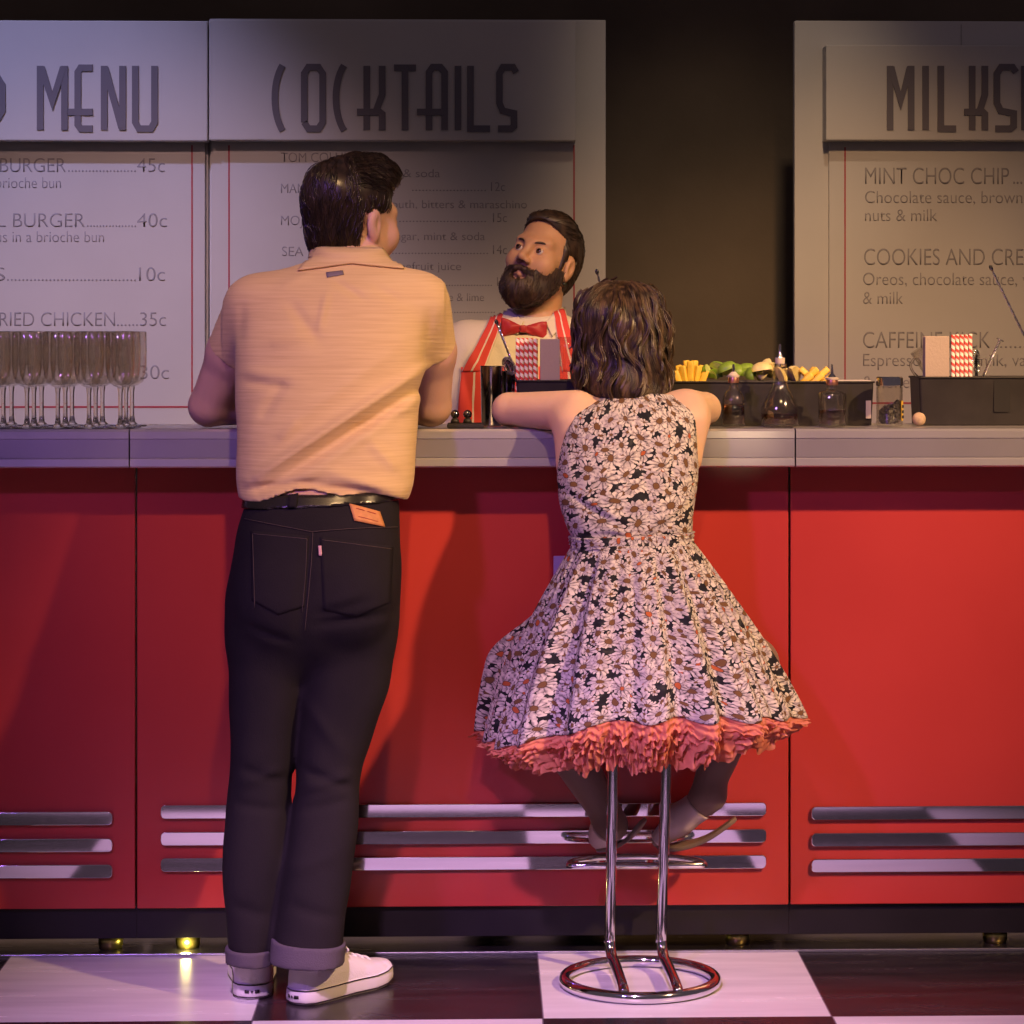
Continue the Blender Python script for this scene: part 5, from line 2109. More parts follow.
# eyes
def eye_material():
    m, nt, p = new_mat('eye')
    b = NB(nt)
    uv = b.n('ShaderNodeUVMap', uv_map='UVMap')
    sp = b.n('ShaderNodeSeparateXYZ')
    b.l(uv.outputs[0], sp.inputs[0])
    b.l(b.ramp(sp.outputs[1], [(0.0, (0.004, 0.003, 0.003)), (0.13, (0.01, 0.006, 0.004)), (0.15, (0.10, 0.05, 0.025)), (0.27, (0.06, 0.03, 0.015)), (0.30, (0.62, 0.58, 0.54)), (1.0, (0.70, 0.64, 0.60))]), p.inputs['Base Color'])
    p.inputs['Roughness'].default_value = 0.08
    return m


M_eye = eye_material()
gaze = Vector(Rb @ np.array((-0.28, -1.0, 0.22))).normalized()
for q in (-1, 1):
    c = bl((q * 0.031, -0.0755, 0.002))
    Rq = Vector((0, 0, 1)).rotation_difference(gaze).to_matrix()
    vs, uvs = [], []
    n, m_ = 24, 18
    for i in range(m_ + 1):
        a = PI * i / m_
        for k in range(n):
            e = 2 * PI * k / n
            vs.append(Vector(c) + Rq @ (Vector((math.sin(a) * math.cos(e), math.sin(a) * math.sin(e), math.cos(a))) * 0.0125 * BHS))
            uvs.append((k / n + 0.001, i / m_ + 1e-4))
    fs = [(i * n + k, (i + 1) * n + k, (i + 1) * n + (k + 1) % n, i * n + (k + 1) % n) for i in range(m_) for k in range(n)]
    link('eye', MB().add(vs, fs, 0, uvs).mesh(), M_eye, bar_p)
M_hair_bar = hair_material('dark_brown_hair', (0.022, 0.013, 0.008), (0.060, 0.036, 0.020), 0.5)
rng = random.Random(3)
# eyebrows
for q in (-1, 1):
    pts = bez([bl((q * 0.012, -0.0905, 0.0165)), bl((q * 0.024, -0.0880, 0.0215)), bl((q * 0.038, -0.0800, 0.0230)), bl((q * 0.050, -0.0655, 0.0180))], 14)
    rr = [0.0034 * (0.5 + 0.6 * math.sin(PI * min(1, (i + 1) / (len(pts) + 1) * 0.9 + .1))) for i in range(len(pts))]
    link('eyebrow', MB().tube(pts, rr, 8, flat=0.8).mesh(), M_hair_bar, bar_p)


def HB(p):
    return TR(p, bhR, bhT, BHS)


def lcoords(X, Y, Z):
    x, y, z = (X - tb[0]) / BHS, (Y - tb[1]) / BHS, (Z - tb[2]) / BHS
    return (Rb[0, 0] * x + Rb[1, 0] * y + Rb[2, 0] * z, Rb[0, 1] * x + Rb[1, 1] * y + Rb[2, 1] * z, Rb[0, 2] * x + Rb[1, 2] * y + Rb[2, 2] * z)


def head_grid(step=0.0028):
    return FIELD(axis_coords(bhT.x - 0.14, bhT.x + 0.14, step), axis_coords(BYY - 0.16, BYY + 0.16, step), axis_coords(bhT.z - 0.18, bhT.z + 0.17, step))


fhb = head_grid()
fhb.add(HB(EL((0, 0.022, 0.046), (0.0790, 0.0945, 0.0850))))
fhb.add(HB(EL((0, 0.048, -0.010), (0.074, 0.066, 0.078))), 0.03)
fhb.add(HB(EL((0, -0.022, 0.094), (0.056, 0.055, 0.028))), 0.03)
for q in (-1, 1):
    fhb.add(HB(RC((q * 0.066, -0.016, 0.030), (q * 0.0635, -0.017, -0.020), 0.0095, 0.0085)), 0.01)
fhb.warp(waves(61, 10, 0.0012, 50, 140))


def keep_b(X, Y, Z):
    lx, ly, lz = lcoords(X, Y, Z)
    line = -0.040 - 0.45 * np.clip(0.085 - np.abs(lx) - 0.028, -0.1, 0.1) * 0
    cutf = np.minimum(-0.030 - ly + 0.10 * np.clip(0.05 - lz, 0, 0.1), 0.086 - 7.0 * lx * lx - lz)
    ear = np.minimum(np.minimum(0.020 - np.abs(ly - 0.014), 0.026 - lz), np.abs(lx) - 0.05)
    side = np.minimum(0.018 - ly, -0.026 - lz)
    nape = -0.085 - lz
    return np.maximum.reduce([cutf, ear, nape, side])


fhb.keep(keep_b)
hb = biggest(fhb.mesh('hair'))
bvhb = bvh_of(hb)


def flow_b(p, n):
    l = Rb.T @ (np.array(p) - tb) / BHS
    d = (0.15 if l[0] > 0 else -0.15, 1.0, 0.15) if l[2] > 0.06 else (0, 0.7, -0.8)
    return Vector(Rb @ np.array(d))


ms = strand_set(bvhb, sample_surface(hb, 600, rng, lambda c, n: c.y < BYY + 0.07), flow_b, 6, 0.008, 0.0010, 0.0002, 0.3, 4, 4, rng).mesh(recalc=False)
bm = bmesh.new(); bm.from_mesh(hb); bm.from_mesh(ms); bm.to_mesh(hb); bm.free()
link('hair', hb, M_hair_bar, bar_p)

# beard with a handlebar moustache
fbd = head_grid(0.0026)
fbd.add(HB(EL((0, -0.024, -0.038), (0.0715, 0.0675, 0.082))))
fbd.add(HB(EL((0, -0.056, -0.098), (0.050, 0.046, 0.044))), 0.03)
fbd.add(HB(EL((0, -0.060, -0.110), (0.034, 0.034, 0.030))), 0.03)
for q in (-1, 1):
    fbd.add(HB(RC((q * 0.063, 0.0, -0.035), (q * 0.040, -0.045, -0.098), 0.016, 0.024)), 0.02)


def keep_bd(X, Y, Z):
    lx, ly, lz = lcoords(X, Y, Z)
    ax = np.abs(lx)
    top_line = -0.052 + 0.75 * np.clip(ax - 0.030, 0, 0.05)                 # rises from the mouth corner to the sideburn
    up = lz - top_line
    back = ly - 0.006 - 0.3 * np.clip(lz + 0.05, -0.1, 0.1) * -1
    mouth = 0.0215 - np.sqrt((lx / 1.05) ** 2 + ((lz + 0.0735) / 0.60) ** 2)
    mouth = np.where(ly < -0.04, mouth, -1)
    return np.maximum.reduce([up, back, mouth])


fbd.keep(keep_bd)
fbd.warp(waves(71, 12, 0.0016, 60, 170))
for q in (-1, 1):
    pts = [(q * 0.002, -0.0955, -0.0530), (q * 0.014, -0.0930, -0.0560), (q * 0.027, -0.0845, -0.0610), (q * 0.036, -0.0760, -0.0690), (q * 0.042, -0.0690, -0.0770)]
    rad = [0.0068, 0.0078, 0.0074, 0.0065, 0.0050]
    for i in range(4):
        fbd.add(HB(RC(pts[i], pts[i + 1], rad[i], rad[i + 1])), 0.005)
fbd.add(HB(RC((0, -0.087, -0.0800), (0, -0.084, -0.094), 0.0045, 0.010)), 0.008)
bd = fbd.mesh('beard')
bvbd = bvh_of(bd)


def flow_bd(p, n):
    l = Rb.T @ (np.array(p) - tb) / BHS
    if l[1] < -0.085 and l[2] > -0.066:
        return Vector(Rb @ np.array((1.0 if l[0] > 0 else -1.0, 0, -0.35)))
    return Vector(Rb @ np.array((0.25 * np.sign(l[0]), -0.2, -1.0)))


ms = strand_set(bvbd, sample_surface(bd, 700, rng, lambda c, n: n.y < 0.4), flow_bd, 5, 0.005, 0.0008, 0.0003, 0.4, 4, 4, rng).mesh(recalc=False)
bm = bmesh.new(); bm.from_mesh(bd); bm.from_mesh(ms); bm.to_mesh(bd); bm.free()
link('beard', bd, hair_material('dark_beard', (0.026, 0.014, 0.009), (0.070, 0.038, 0.022), 0.6), bar_p)
link('earring', MB().lathe(bl((0.081, 0.004, -0.050)), [(0.0055 * math.sin(PI * i / 8), -0.0055 * math.cos(PI * i / 8)) for i in range(9)], 14).mesh(), M('dark_bead', (0.03, 0.035, 0.02), 0.2), bar_p, label='small dark earring')

# shirt
M_white = M('white_shirt_cotton', (0.70, 0.63, 0.48), 0.8, spec=0.2, bump=0.12, bscale=300)
fsh = FIELD(axis_coords(J(412, 400, BYY).x, J(656, 400, BYY).x, 0.0052), axis_coords(BYY - 0.20, BYY + 0.16, 0.0055), axis_coords(0.78, J(530, 304, BYY).z, 0.0048))
fsh.add(b_torso, 0, 0.003)
for s_, e_ in ((shL, elL), (shR_, elR)):
    fsh.add(RC(s_, e_, 0.064, 0.054), 0.045)
slb = [(np.array(e_), np.array((e_ - s_).normalized())) for s_, e_ in ((shL, elL), (shR_, elR))]
fsh.add(RC(J(534, 330, BYY + 0.02), J(538, 305, BYY + 0.015), 0.070, 0.064), 0.015)
fsh.warp(creases([(470, 350, 500, 420, 0.004, 0.012), (462, 365, 478, 425, -0.004, 0.010), (500, 345, 520, 380, 0.004, 0.008), (480, 335, 520, 350, 0.003, 0.010), (575, 345, 560, 400, 0.004, 0.012), (512, 352, 505, 378, -0.003, 0.006)], BYY - 0.1, BYY))
fsh.warp(waves(91, 10, 0.0012, 20, 70))
neckc = J(531, 322, BYY - 0.05)


def keep_sh(X, Y, Z):
    d = 0.80 - Z
    for (c, n) in slb:
        s = (X - c[0]) * n[0] + (Y - c[1]) * n[1] + (Z - c[2]) * n[2]
        d = np.where(np.abs(X - bar_p.location.x) > 0.17, np.maximum(d, s), d)
    return np.maximum(d, Z - (J(531, 311, BYY).z + 0.35 * (Y - BYY) - 0.0))


fsh.keep(keep_sh)
bshirt = link('shirt', biggest(fsh.mesh('shirt')), M_white, bar_p)
bv_bs = world_bvh(bshirt)
link('collar', patch(bv_bs, [(503, 307), (524, 322), (518, 336), (497, 322)], 12, 10, 0.003, 0.004), M_white, bshirt)
link('collar', patch(bv_bs, [(545, 322), (563, 309), (566, 322), (552, 338)], 12, 10, 0.003, 0.004), M_white, bshirt)

# apron: red with white stripes
def stripe_material(name, n, w, off=0.5):
    m, nt, p = new_mat(name)
    b = NB(nt)
    uv = b.n('ShaderNodeUVMap', uv_map='UVMap')
    sp = b.n('ShaderNodeSeparateXYZ')
    b.l(uv.outputs[0], sp.inputs[0])
    f = b.math('FRACT', b.math('ADD', b.math('MULTIPLY', sp.outputs[0], float(n)), off))
    s = b.math('LESS_THAN', b.math('ABSOLUTE', b.math('SUBTRACT', f, 0.5)), w)
    b.l(b.mix(s, (0.66, 0.060, 0.045), (0.74, 0.60, 0.52)), p.inputs['Base Color'])
    p.inputs['Roughness'].default_value = 0.8
    return m


apron = thing_part('apron', bar_p, J(520, 400, BYY - 0.12))
M_ap = stripe_material('striped_apron', 8, 0.065)
M_st = stripe_material('striped_strap', 2, 0.10)
link('bib', patch(bv_bs, [(461, 367), (583, 367), (594, 560), (450, 560)], 40, 50, 0.004, 0.003), M_ap, apron)
link('strap', patch(bv_bs, [(495, 312), (505, 317), (484, 372), (462, 372)], 8, 26, 0.005, 0.003), M_st, apron)
link('strap', patch(bv_bs, [(553, 315), (563, 311), (584, 372), (562, 372)], 8, 26, 0.005, 0.003), M_st, apron)
# trousers (below the counter)
fsx = FIELD(axis_coords(bar_p.location.x - 0.22, bar_p.location.x + 0.22, 0.009), axis_coords(BYY - 0.17, BYY + 0.17, 0.009), axis_coords(0.05, 0.86, 0.010))
for q in (-1, 1):
    hx = bar_p.location.x + q * 0.095
    fsx.add(RC((hx, BYY, 0.84), (hx + q * 0.01, BYY, 0.48), 0.098, 0.072), 0.03)
    fsx.add(RC((hx + q * 0.01, BYY, 0.48), (hx + q * 0.015, BYY + 0.01, 0.10), 0.072, 0.060), 0.02)
fsx.keep(lambda X, Y, Z: np.maximum(Z - 0.83, 0.07 - Z))
link('trousers', biggest(fsx.mesh('trousers')), M_dark, bar_p)

# bow tie
M_tie = M('red_satin', (0.42, 0.025, 0.030), 0.45, spec=0.4, sheen=0.2, bump=0.1, bscale=40)
tie = thing_part('bow_tie', bar_p, J(524, 329, BYY - 0.12))
h_, n_ = cast(523, 329, bv_bs)
kc = (h_ if h_ is not None else J(523, 329, BYY - 0.08)) + Vector((0, -0.012, 0))
for q, tip in ((-1, (501, 327)), (1, (547, 331))):
    tq = J(tip[0], tip[1], kc.y + 0.006)
    d = tq - kc
    vs, fs = [], []
    ns, K = 16, 16
    for i in range(ns + 1):
        u = i / ns
        hgt_ = float(np.interp(u, [0, .12, .35, .65, .92, 1], [.0065, .0085, .0135, .0200, .0235, .0225]))
        dep = float(np.interp(u, [0, .2, .6, .95, 1], [.006, .008, .009, .006, .003]))
        c = kc + d * u
        for k in range(K):
            a = 2 * PI * k / K
            vs.append(c + Vector((0.0, dep * math.sin(a), 0)) + Vector((0.10 * (tq.z - kc.z), 0, 1)) * (hgt_ * math.copysign(abs(math.cos(a)) ** 0.7, math.cos(a))) + Vector((0, 0.0022 * math.sin(u * 9 + math.cos(a) * 4), 0)))
    fs = [(i * K + k, i * K + (k + 1) % K, (i + 1) * K + (k + 1) % K, (i + 1) * K + k) for i in range(ns) for k in range(K)]
    fs += [tuple(range(K - 1, -1, -1)), tuple(ns * K + k for k in range(K))]
    link('wing', MB().add(vs, fs).mesh(), M_tie, tie)
link('knot', MB().box(kc.x - 0.0085, kc.x + 0.0085, kc.y - 0.011, kc.y + 0.006, kc.z - 0.0095, kc.z + 0.0095, bev=0.005, seg=3).mesh(), M_tie, tie)
# ================================================================== things on the counter
def glass_material(name, col=(1, 1, 1), rough=0.0, ior=1.45):
    m, nt, p = new_mat(name)
    p.inputs['Base Color'].default_value = (*col, 1)
    p.inputs['Roughness'].default_value = rough
    p.inputs['Transmission Weight'].default_value = 1.0
    p.inputs['IOR'].default_value = ior
    return m


M_glass = glass_material('clear_glass', (0.97, 0.95, 0.91))


def thin_glass(name, tint):
    m = bpy.data.materials.new(name)
    m.use_nodes = True
    nt = m.node_tree
    nt.nodes.remove(nt.nodes['Principled BSDF'])
    b = NB(nt)
    t = b.n('ShaderNodeBsdfTransparent')
    t.inputs[0].default_value = (*tint, 1)
    g = b.n('ShaderNodeBsdfGlossy')
    g.inputs['Roughness'].default_value = 0.06
    ge = b.n('ShaderNodeNewGeometry')
    dt = b.vmath('DOT_PRODUCT', ge.outputs['Normal'], ge.outputs['Incoming']).outputs['Value']
    sch = b.math('MULTIPLY_ADD', b.math('POWER', b.math('SUBTRACT', 1.0, b.math('ABSOLUTE', dt), clamp=True), 4.0), 0.80, 0.085)
    mx = b.n('ShaderNodeMixShader')
    b.l(sch, mx.inputs[0])
    b.l(t.outputs[0], mx.inputs[1])
    b.l(g.outputs[0], mx.inputs[2])
    b.l(mx.outputs[0], nt.nodes['Material Output'].inputs['Surface'])
    return m


M_thin = thin_glass('thin_clear_glass', (0.972, 0.955, 0.915))
M_liq = glass_material('dark_bitters', (0.25, 0.10, 0.05), 0.0, 1.34)
M_liq2 = glass_material('brown_bitters', (0.40, 0.20, 0.12), 0.0, 1.34)
M_bblack = M('black_plastic', (0.030, 0.026, 0.025), 0.45, spec=0.4, var=0.2, vscale=20)
M_steel = M('polished_steel', (0.72, 0.70, 0.68), 0.12, metal=1.0)
M_darksteel = M('dark_chrome', (0.22, 0.21, 0.21), 0.12, metal=1.0)
M_cork = M('cork', (0.56, 0.40, 0.25), 0.8, var=0.2, vscale=90)
M_copper = M('copper_collar', (0.62, 0.30, 0.20), 0.3, metal=0.9)


def copy_tree(o, parent=None):
    c = o.copy()
    COL.objects.link(c)
    if parent is not None:
        c.parent = parent
    for ch in list(o.children):
        copy_tree(ch, c)
    return c


# --- stemmed glasses, five columns of three
def make_glass(loc):
    t = thing('wine_glass', '', 'glass', loc, 'empty stemmed glasses on the left of the counter')
    o = Vector(loc)
    bowl = [(0.0048, 0.084), (0.012, 0.0865), (0.0235, 0.094), (0.0285, 0.108), (0.0310, 0.130), (0.0314, 0.160), (0.0302, 0.199), (0.0295, 0.200), (0.0288, 0.199), (0.0300, 0.160), (0.0296, 0.131), (0.0271, 0.110), (0.022, 0.0965), (0.010, 0.0895), (0, 0.0885)]
    link('bowl', MB().lathe(o, [(0, 0.0835)] + bowl, 36).mesh(), M_thin, t)
    stem = [(0, 0.0035), (0.012, 0.0040), (0.0062, 0.010), (0.0046, 0.022), (0.0042, 0.050), (0.0044, 0.072), (0.0062, 0.082), (0.006, 0.0834), (0, 0.0834)]
    link('stem', MB().lathe(o, stem, 20).mesh(), M_glass, t)
    link('foot', MB().lathe(o, [(0, 0.0), (0.0305, 0.0), (0.0315, 0.0012), (0.030, 0.0022), (0.012, 0.0034), (0, 0.0034)], 36).mesh(), M_glass, t)
    return t


cols = [-4, 27, 58, 89, 120]
order = ['leftmost', 'second from the left', 'middle', 'second from the right', 'rightmost']
rown = ['front', 'middle', 'back']
proto = None
for ci, px in enumerate(cols):
    bx_ = J(px, 425, -0.055).x
    for ri in range(3):
        loc = Vector((bx_ + ri * 0.0030 + RNG.uniform(-.001, .001), -0.055 + ri * 0.072, CT))
        g = make_glass(loc) if proto is None else copy_tree(proto)
        proto = proto or g
        g.location = loc
        g['label'] = f'empty stemmed glass, {rown[ri]} row, {order[ci]} of its five columns'


# --- containers
def caddy(name, label, cat, x0, x1, y0, y1, h, notch=None, slope=0.004):
    t = thing(name, label, cat, ((x0 + x1) / 2, (y0 + y1) / 2, CT))
    z0, z1 = CT + 0.0005, CT + h
    mb = MB()
    w = 0.003

    def ring(x0, x1, y0, y1, z, r=0.006):
        return [(x, y, z) for x, y in rounded_rect(x0, x1, y0, y1, r, 4)]
    rings = [ring(x0 + slope, x1 - slope, y0 + slope, y1 - slope, z0), ring(x0, x1, y0, y1, z1), ring(x0 + w, x1 - w, y0 + w, y1 - w, z1), ring(x0 + slope + w, x1 - slope - w, y0 + slope + w, y1 - slope - w, z0 + w)]
    n = len(rings[0])
    vs = [p for r in rings for p in r]
    fs = [(i * n + k, i * n + (k + 1) % n, (i + 1) * n + (k + 1) % n, (i + 1) * n + k) for i in range(3) for k in range(n)]
    fs += [tuple(range(n - 1, -1, -1)), tuple(3 * n + k for k in range(n))]
    mb.add(vs, fs)
    b_ = link('box', mb.mesh(), M_bblack, t, False)
    autosmooth(b_, 40)
    rim = MB()
    loop = [Vector(p) for p in ring(x0 - 0.001, x1 + 0.001, y0 - 0.001, y1 + 0.001, z1)]
    rim.tube(loop, 0.0022, 8, closed=True)
    link('rim', rim.mesh(), M_bblack, t)
    if notch:
        nx0, nx1, nz0 = notch
        mbn = MB().prism([(x, z) for x, z in rounded_rect(nx0, nx1, nz0, z1 - 0.002, 0.004)], y0 - 0.0005, y0 + 0.004)
        link('hand_slot_shade', mbn.mesh(), M('slot_shade_black', (0.012, 0.010, 0.010), 0.6), t, False)  # dark plate standing in for the shade inside the slot
    return t


FY = 0.075
ax0, ax1 = J(516.5, 400, FY).x, J(640, 400, FY).x
caddy('straw_caddy', 'black open straw caddy half hidden behind the hair of the woman', 'caddy', ax0, ax1, FY, 0.200, J(560, 381, FY).z - CT)
bx0, bx1 = J(919, 400, FY).x, J(1078, 400, FY).x
caddy('straw_caddy', 'black open straw caddy with a hand slot at the right end of the counter', 'caddy', bx0, bx1, FY, 0.200, J(960, 377.5, FY).z - CT, (J(994, 400, FY).x, J(1010, 400, FY).x, J(1000, 412, FY).z))
cx0, cx1 = J(655, 400, FY).x, J(874, 400, FY).x
gt = caddy('garnish_tray', 'long black garnish tray of cut fruit behind the three spouted bottles', 'tray', cx0, cx1, FY, 0.205, J(760, 382, FY).z - CT)
tz = CT + J(760, 382, FY).z - CT
for k, px in enumerate((704, 757, 800)):
    x = J(px, 400, FY).x
    link('divider', MB().box(x - 0.0012, x + 0.0012, FY + 0.005, 0.199, CT + 0.006, tz - 0.004).mesh(), M_bblack, gt, False)
q = J(868.5, 410, FY)
link('side_label', MB().box(q.x - 0.0055, q.x + 0.0055, FY - 0.0014, FY + 0.003, q.z - 0.018, q.z + 0.020).mesh(), M('cream_label', (0.62, 0.54, 0.44), 0.7), gt, False, label='small cream label on the tray front')
# lid plate on the right compartment
q0, q1 = J(838, 380, FY).x, J(872, 380, FY).x
link('cover', MB().box(q0, q1, FY + 0.006, 0.195, tz - 0.004, tz + 0.0035, bev=0.0015).mesh(), M('pale_cover', (0.55, 0.50, 0.46), 0.3), gt, False, label='pale cover over one compartment')


# --- paper straws
def straw_material():
    m, nt, p = new_mat('striped_paper')
    b = NB(nt)
    uv = b.n('ShaderNodeUVMap', uv_map='UVMap')
    sp = b.n('ShaderNodeSeparateXYZ')
    b.l(uv.outputs[0], sp.inputs[0])
    f = b.math('FRACT', b.math('ADD', b.math('MULTIPLY', sp.outputs[1], 68.0), sp.outputs[0]))
    s = b.math('LESS_THAN', f, 0.46)
    b.l(b.mix(s, (0.82, 0.76, 0.68), (0.62, 0.055, 0.045)), p.inputs['Base Color'])
    p.inputs['Roughness'].default_value = 0.6
    return m


M_straw = straw_material()


def make_straw(a, b_):
    mb = MB()
    a, b_ = Vector(a), Vector(b_)
    L = (b_ - a).length
    n = 14
    d = (b_ - a).normalized()
    R = Vector((0, 0, 1)).rotation_difference(d).to_matrix()
    vs, uvs = [], []
    for (r, s) in ((0.0040, 0), (0.0040, L), (0.0034, L), (0.0034, L * 0.5)):
        for k in range(n + 1):
            e = 2 * PI * k / n
            vs.append(a + R @ Vector((r * math.cos(e), r * math.sin(e), s)))
            uvs.append((k / n + 1e-4, s))
    fs = [(i * (n + 1) + k, i * (n + 1) + k + 1, (i + 1) * (n + 1) + k + 1, (i + 1) * (n + 1) + k) for i in range(3) for k in range(n)]
    return MB().add(vs, fs, 0, uvs).mesh(recalc=False)


for (pxs, ytop, where, zb, key) in (((517.5, 521.8, 526.2, 530.6, 535.0), 339, 'in the caddy beside the woman', CT + 0.0045, 'straws beside the bow tie'),
                                    ((953.0, 957.4, 961.8, 966.2, 970.6), 335, 'in the right end caddy', CT + 0.0045, 'straws in the right end caddy')):
    for row in range(3):
        for k, px in enumerate(pxs):
            y = FY + 0.0125 + row * 0.0088
            A = Vector((J(px, 400, FY + 0.0125).x + row * 0.0012, y, zb))
            B = Vector((A.x + RNG.uniform(-.0004, .0004), y + 0.001, J(px, ytop + RNG.uniform(-1.2, 1.5), y).z))
            me = make_straw(A, B)
            row_n = ('front', 'middle', 'back')[row]
            num = ('first', 'second', 'third', 'fourth', 'fifth')[k]
            top('paper_straw', me, M_straw, A, f'red-striped paper straw {where}, {row_n} row, {num} from the left', 'straw', key)

# --- napkin stacks
M_nap = M('grey_paper', (0.46, 0.37, 0.30), 0.8, bump=0.1, bscale=200)


def napkins(x0, x1, ytop, label):
    y0 = FY + 0.014
    a, b_ = J(x0, ytop, y0), J(x1, ytop, y0)
    t = thing('napkin_stack', label, 'napkins', ((a.x + b_.x) / 2, y0 + 0.012, CT + 0.005))
    for k in range(8):
        o = link('napkin', MB().box(a.x + RNG.uniform(0, .0006), b_.x - RNG.uniform(0, .0006), y0 + k * 0.0042, y0 + k * 0.0042 + 0.0036, CT + 0.005, a.z - RNG.uniform(0, .001), bev=0.0012).mesh(), M_nap, t, False)


napkins(540.2, 560, 339, 'upright stack of grey napkins in the caddy beside the woman')
napkins(925, 949.5, 336, 'upright stack of grey napkins in the right end caddy')

# --- bottles with spouts
def lathe_px(pxc, Y, prof, z0):
    """prof: (half width px, py) -> (r, z) above z0"""
    s = S(Y)
    c = J(pxc, 400, Y)
    out = []
    for hw, py in prof:
        out.append((hw / s, J(pxc, py, Y).z - z0))
    return c.x, out


def bottle(label, pxc, Y, outer, wall, liq_py, mat_l, collar_mat, collar, stop, spout, dome):
    x, o = lathe_px(pxc, Y, outer, CT)
    z_off = o[0][1]
    o = [(r, z - z_off + 0.0004) for r, z in o]
    t = thing('bitters_bottle', label, 'bottle', (x, Y, CT))
    P = Vector((x, Y, CT))
    inner = [(max(r - wall, 0.001), max(z, 0.006)) for r, z in o if z > 0.003][::-1]
    link('glass_body', MB().lathe(P, [(0, 0.0004)] + o + inner + [(0, 0.006)], 36).mesh(), M_thin, t)
    zl = J(pxc, liq_py, Y).z - CT - z_off
    li = [(max(r - wall - 0.0004, 0.001), max(z, 0.0066)) for r, z in o if 0.003 < z < zl]
    rl = float(np.interp(zl, [z for r, z in o], [r for r, z in o])) - wall - 0.0004
    link('liquid', MB().lathe(P, [(0, 0.0066), (li[0][0] * 0.98, 0.0066)] + li + [(rl, zl), (0, zl)], 36).mesh(), mat_l, t)

    def ring(pr, name, mat):
        _, q = lathe_px(pxc, Y, pr, CT)
        autosmooth(link(name, MB().lathe(P, [(r, z - z_off) for r, z in q], 24).mesh(), mat, t))
    ring(collar, 'collar', collar_mat)
    ring(stop, 'stopper', dome)
    ring(spout, 'spout', M_steel)
    return t


M_cream = M('cream_stopper', (0.66, 0.55, 0.42), 0.5)
bottle('small spouted bottle of dark bitters beside the elbow of the woman', 733.5, -0.01,
       [(10.5, 423.5), (11.5, 422), (11.8, 400), (11.0, 394), (8.0, 389), (4.6, 386), (4.4, 378), (5.2, 377)], 0.0016, 401, M_liq, M_copper,
       [(0, 379.5), (5.4, 379.5), (5.6, 376), (5.0, 374), (0, 374)], [(0, 374), (5.8, 374), (6.2, 372), (5.2, 371.6), (2.2, 368.5), (0, 368.3)], [(0, 370), (1.6, 369), (1.2, 361), (0, 361)], M_cream)
bottle('tall conical flask of brown bitters with a spout, middle one of three', 780, -0.005,
       [(17.0, 424), (18.5, 422.5), (19.2, 414), (18.6, 405), (13.5, 394), (8.5, 386), (6.5, 378), (6.3, 362), (7.2, 361)], 0.0014, 411, M_liq2, M_glass,
       [(0, 364), (5.4, 364), (5.6, 361), (0, 361)], [(0, 361), (4.8, 361), (4.9, 355), (0, 355)], [(0, 355), (4.0, 355), (3.6, 353.6), (1.8, 351), (1.5, 349), (1.1, 341.5), (0, 341)], M_cream)
bottle('square-shouldered spouted bottle of bitters in front of the yellow fruit', 832, -0.008,
       [(12.5, 423.5), (13.6, 422), (14.6, 392), (13.0, 389.5), (6.0, 388), (4.6, 385), (4.4, 380), (5.4, 379)], 0.0016, 407, M_liq, M_copper,
       [(0, 382), (6.0, 382), (6.3, 379), (5.6, 376.5), (0, 376.5)], [(0, 376.5), (6.6, 376.5), (7.0, 374.8), (5.4, 374.2), (0, 374)], [(0, 374), (4.2, 374), (3.4, 372.2), (1.6, 370.5), (1.3, 368), (0.9, 361.5), (0, 361)], M_cream)

# --- jar with a steel lid
jx = J(889.5, 400, 0.02).x
P = Vector((jx, 0.02, CT))
s0 = S(0.02)
t = thing('jar', 'lidded glass jar of black beans with a yellow label beside the garnish tray', 'jar', P)
R_ = 13.2 / s0
hz = J(889, 384, 0.02).z - CT
link('glass_body', MB().lathe(P, [(0, 0.0005), (R_ - 0.002, 0.0005), (R_, 0.003), (R_, hz - 0.008), (R_ - 0.002, hz - 0.002), (R_ - 0.002, hz), (R_ - 0.004, hz), (R_ - 0.004, hz - 0.004), (R_ - 0.002, hz - 0.009), (R_ - 0.002, 0.005), (0, 0.004)], 36).mesh(), M_thin, t)
link('lid', MB().lathe(P, [(0, hz - 0.004), (R_ - 0.0005, hz - 0.004), (R_ + 0.0005, hz - 0.003), (R_ + 0.0005, hz + 0.013), (R_ - 0.002, hz + 0.0155), (0, hz + 0.0155)], 36).mesh(), M_steel, t).name
autosmooth(bpy.data.objects[[c.name for c in t.children if c.name.startswith('lid')][0]])
# label wraps the right side
vs, fs = [], []
for i in range(9):
    a = math.radians(-38 + i * 9)
    for (rr, z) in ((R_ + 0.0004, 0.012), (R_ + 0.0004, 0.054), (R_ + 0.0010, 0.054), (R_ + 0.0010, 0.012)):
        vs.append(P + Vector((rr * math.cos(a), rr * math.sin(a), z)))
for i in range(8):
    for k in range(4):
        fs.append((i * 4 + k, i * 4 + (k + 1) % 4, (i + 1) * 4 + (k + 1) % 4, (i + 1) * 4 + k))
fs += [(3, 2, 1, 0), (32, 33, 34, 35)]
lb = link('paper_label', MB().add(vs, fs).mesh(), M('yellow_label', (0.75, 0.48, 0.05), 0.6), t, False, label='yellow label')
mbm = MB()
for z in (0.020, 0.031, 0.042):
    a0 = math.radians(-32)
    for da in (0.0, 0.16):
        c = P + Vector(((R_ + 0.0014) * math.cos(a0 + da), (R_ + 0.0014) * math.sin(a0 + da), z))
        mbm.box(c.x - 0.0016, c.x + 0.0016, c.y - 0.0008, c.y + 0.0008, c.z - 0.003, c.z + 0.003)
link('label_print', mbm.mesh(), M_screw, lb, False)
beans = []
rb_ = random.Random(4)
mbb = MB()
bm_h = 0.046
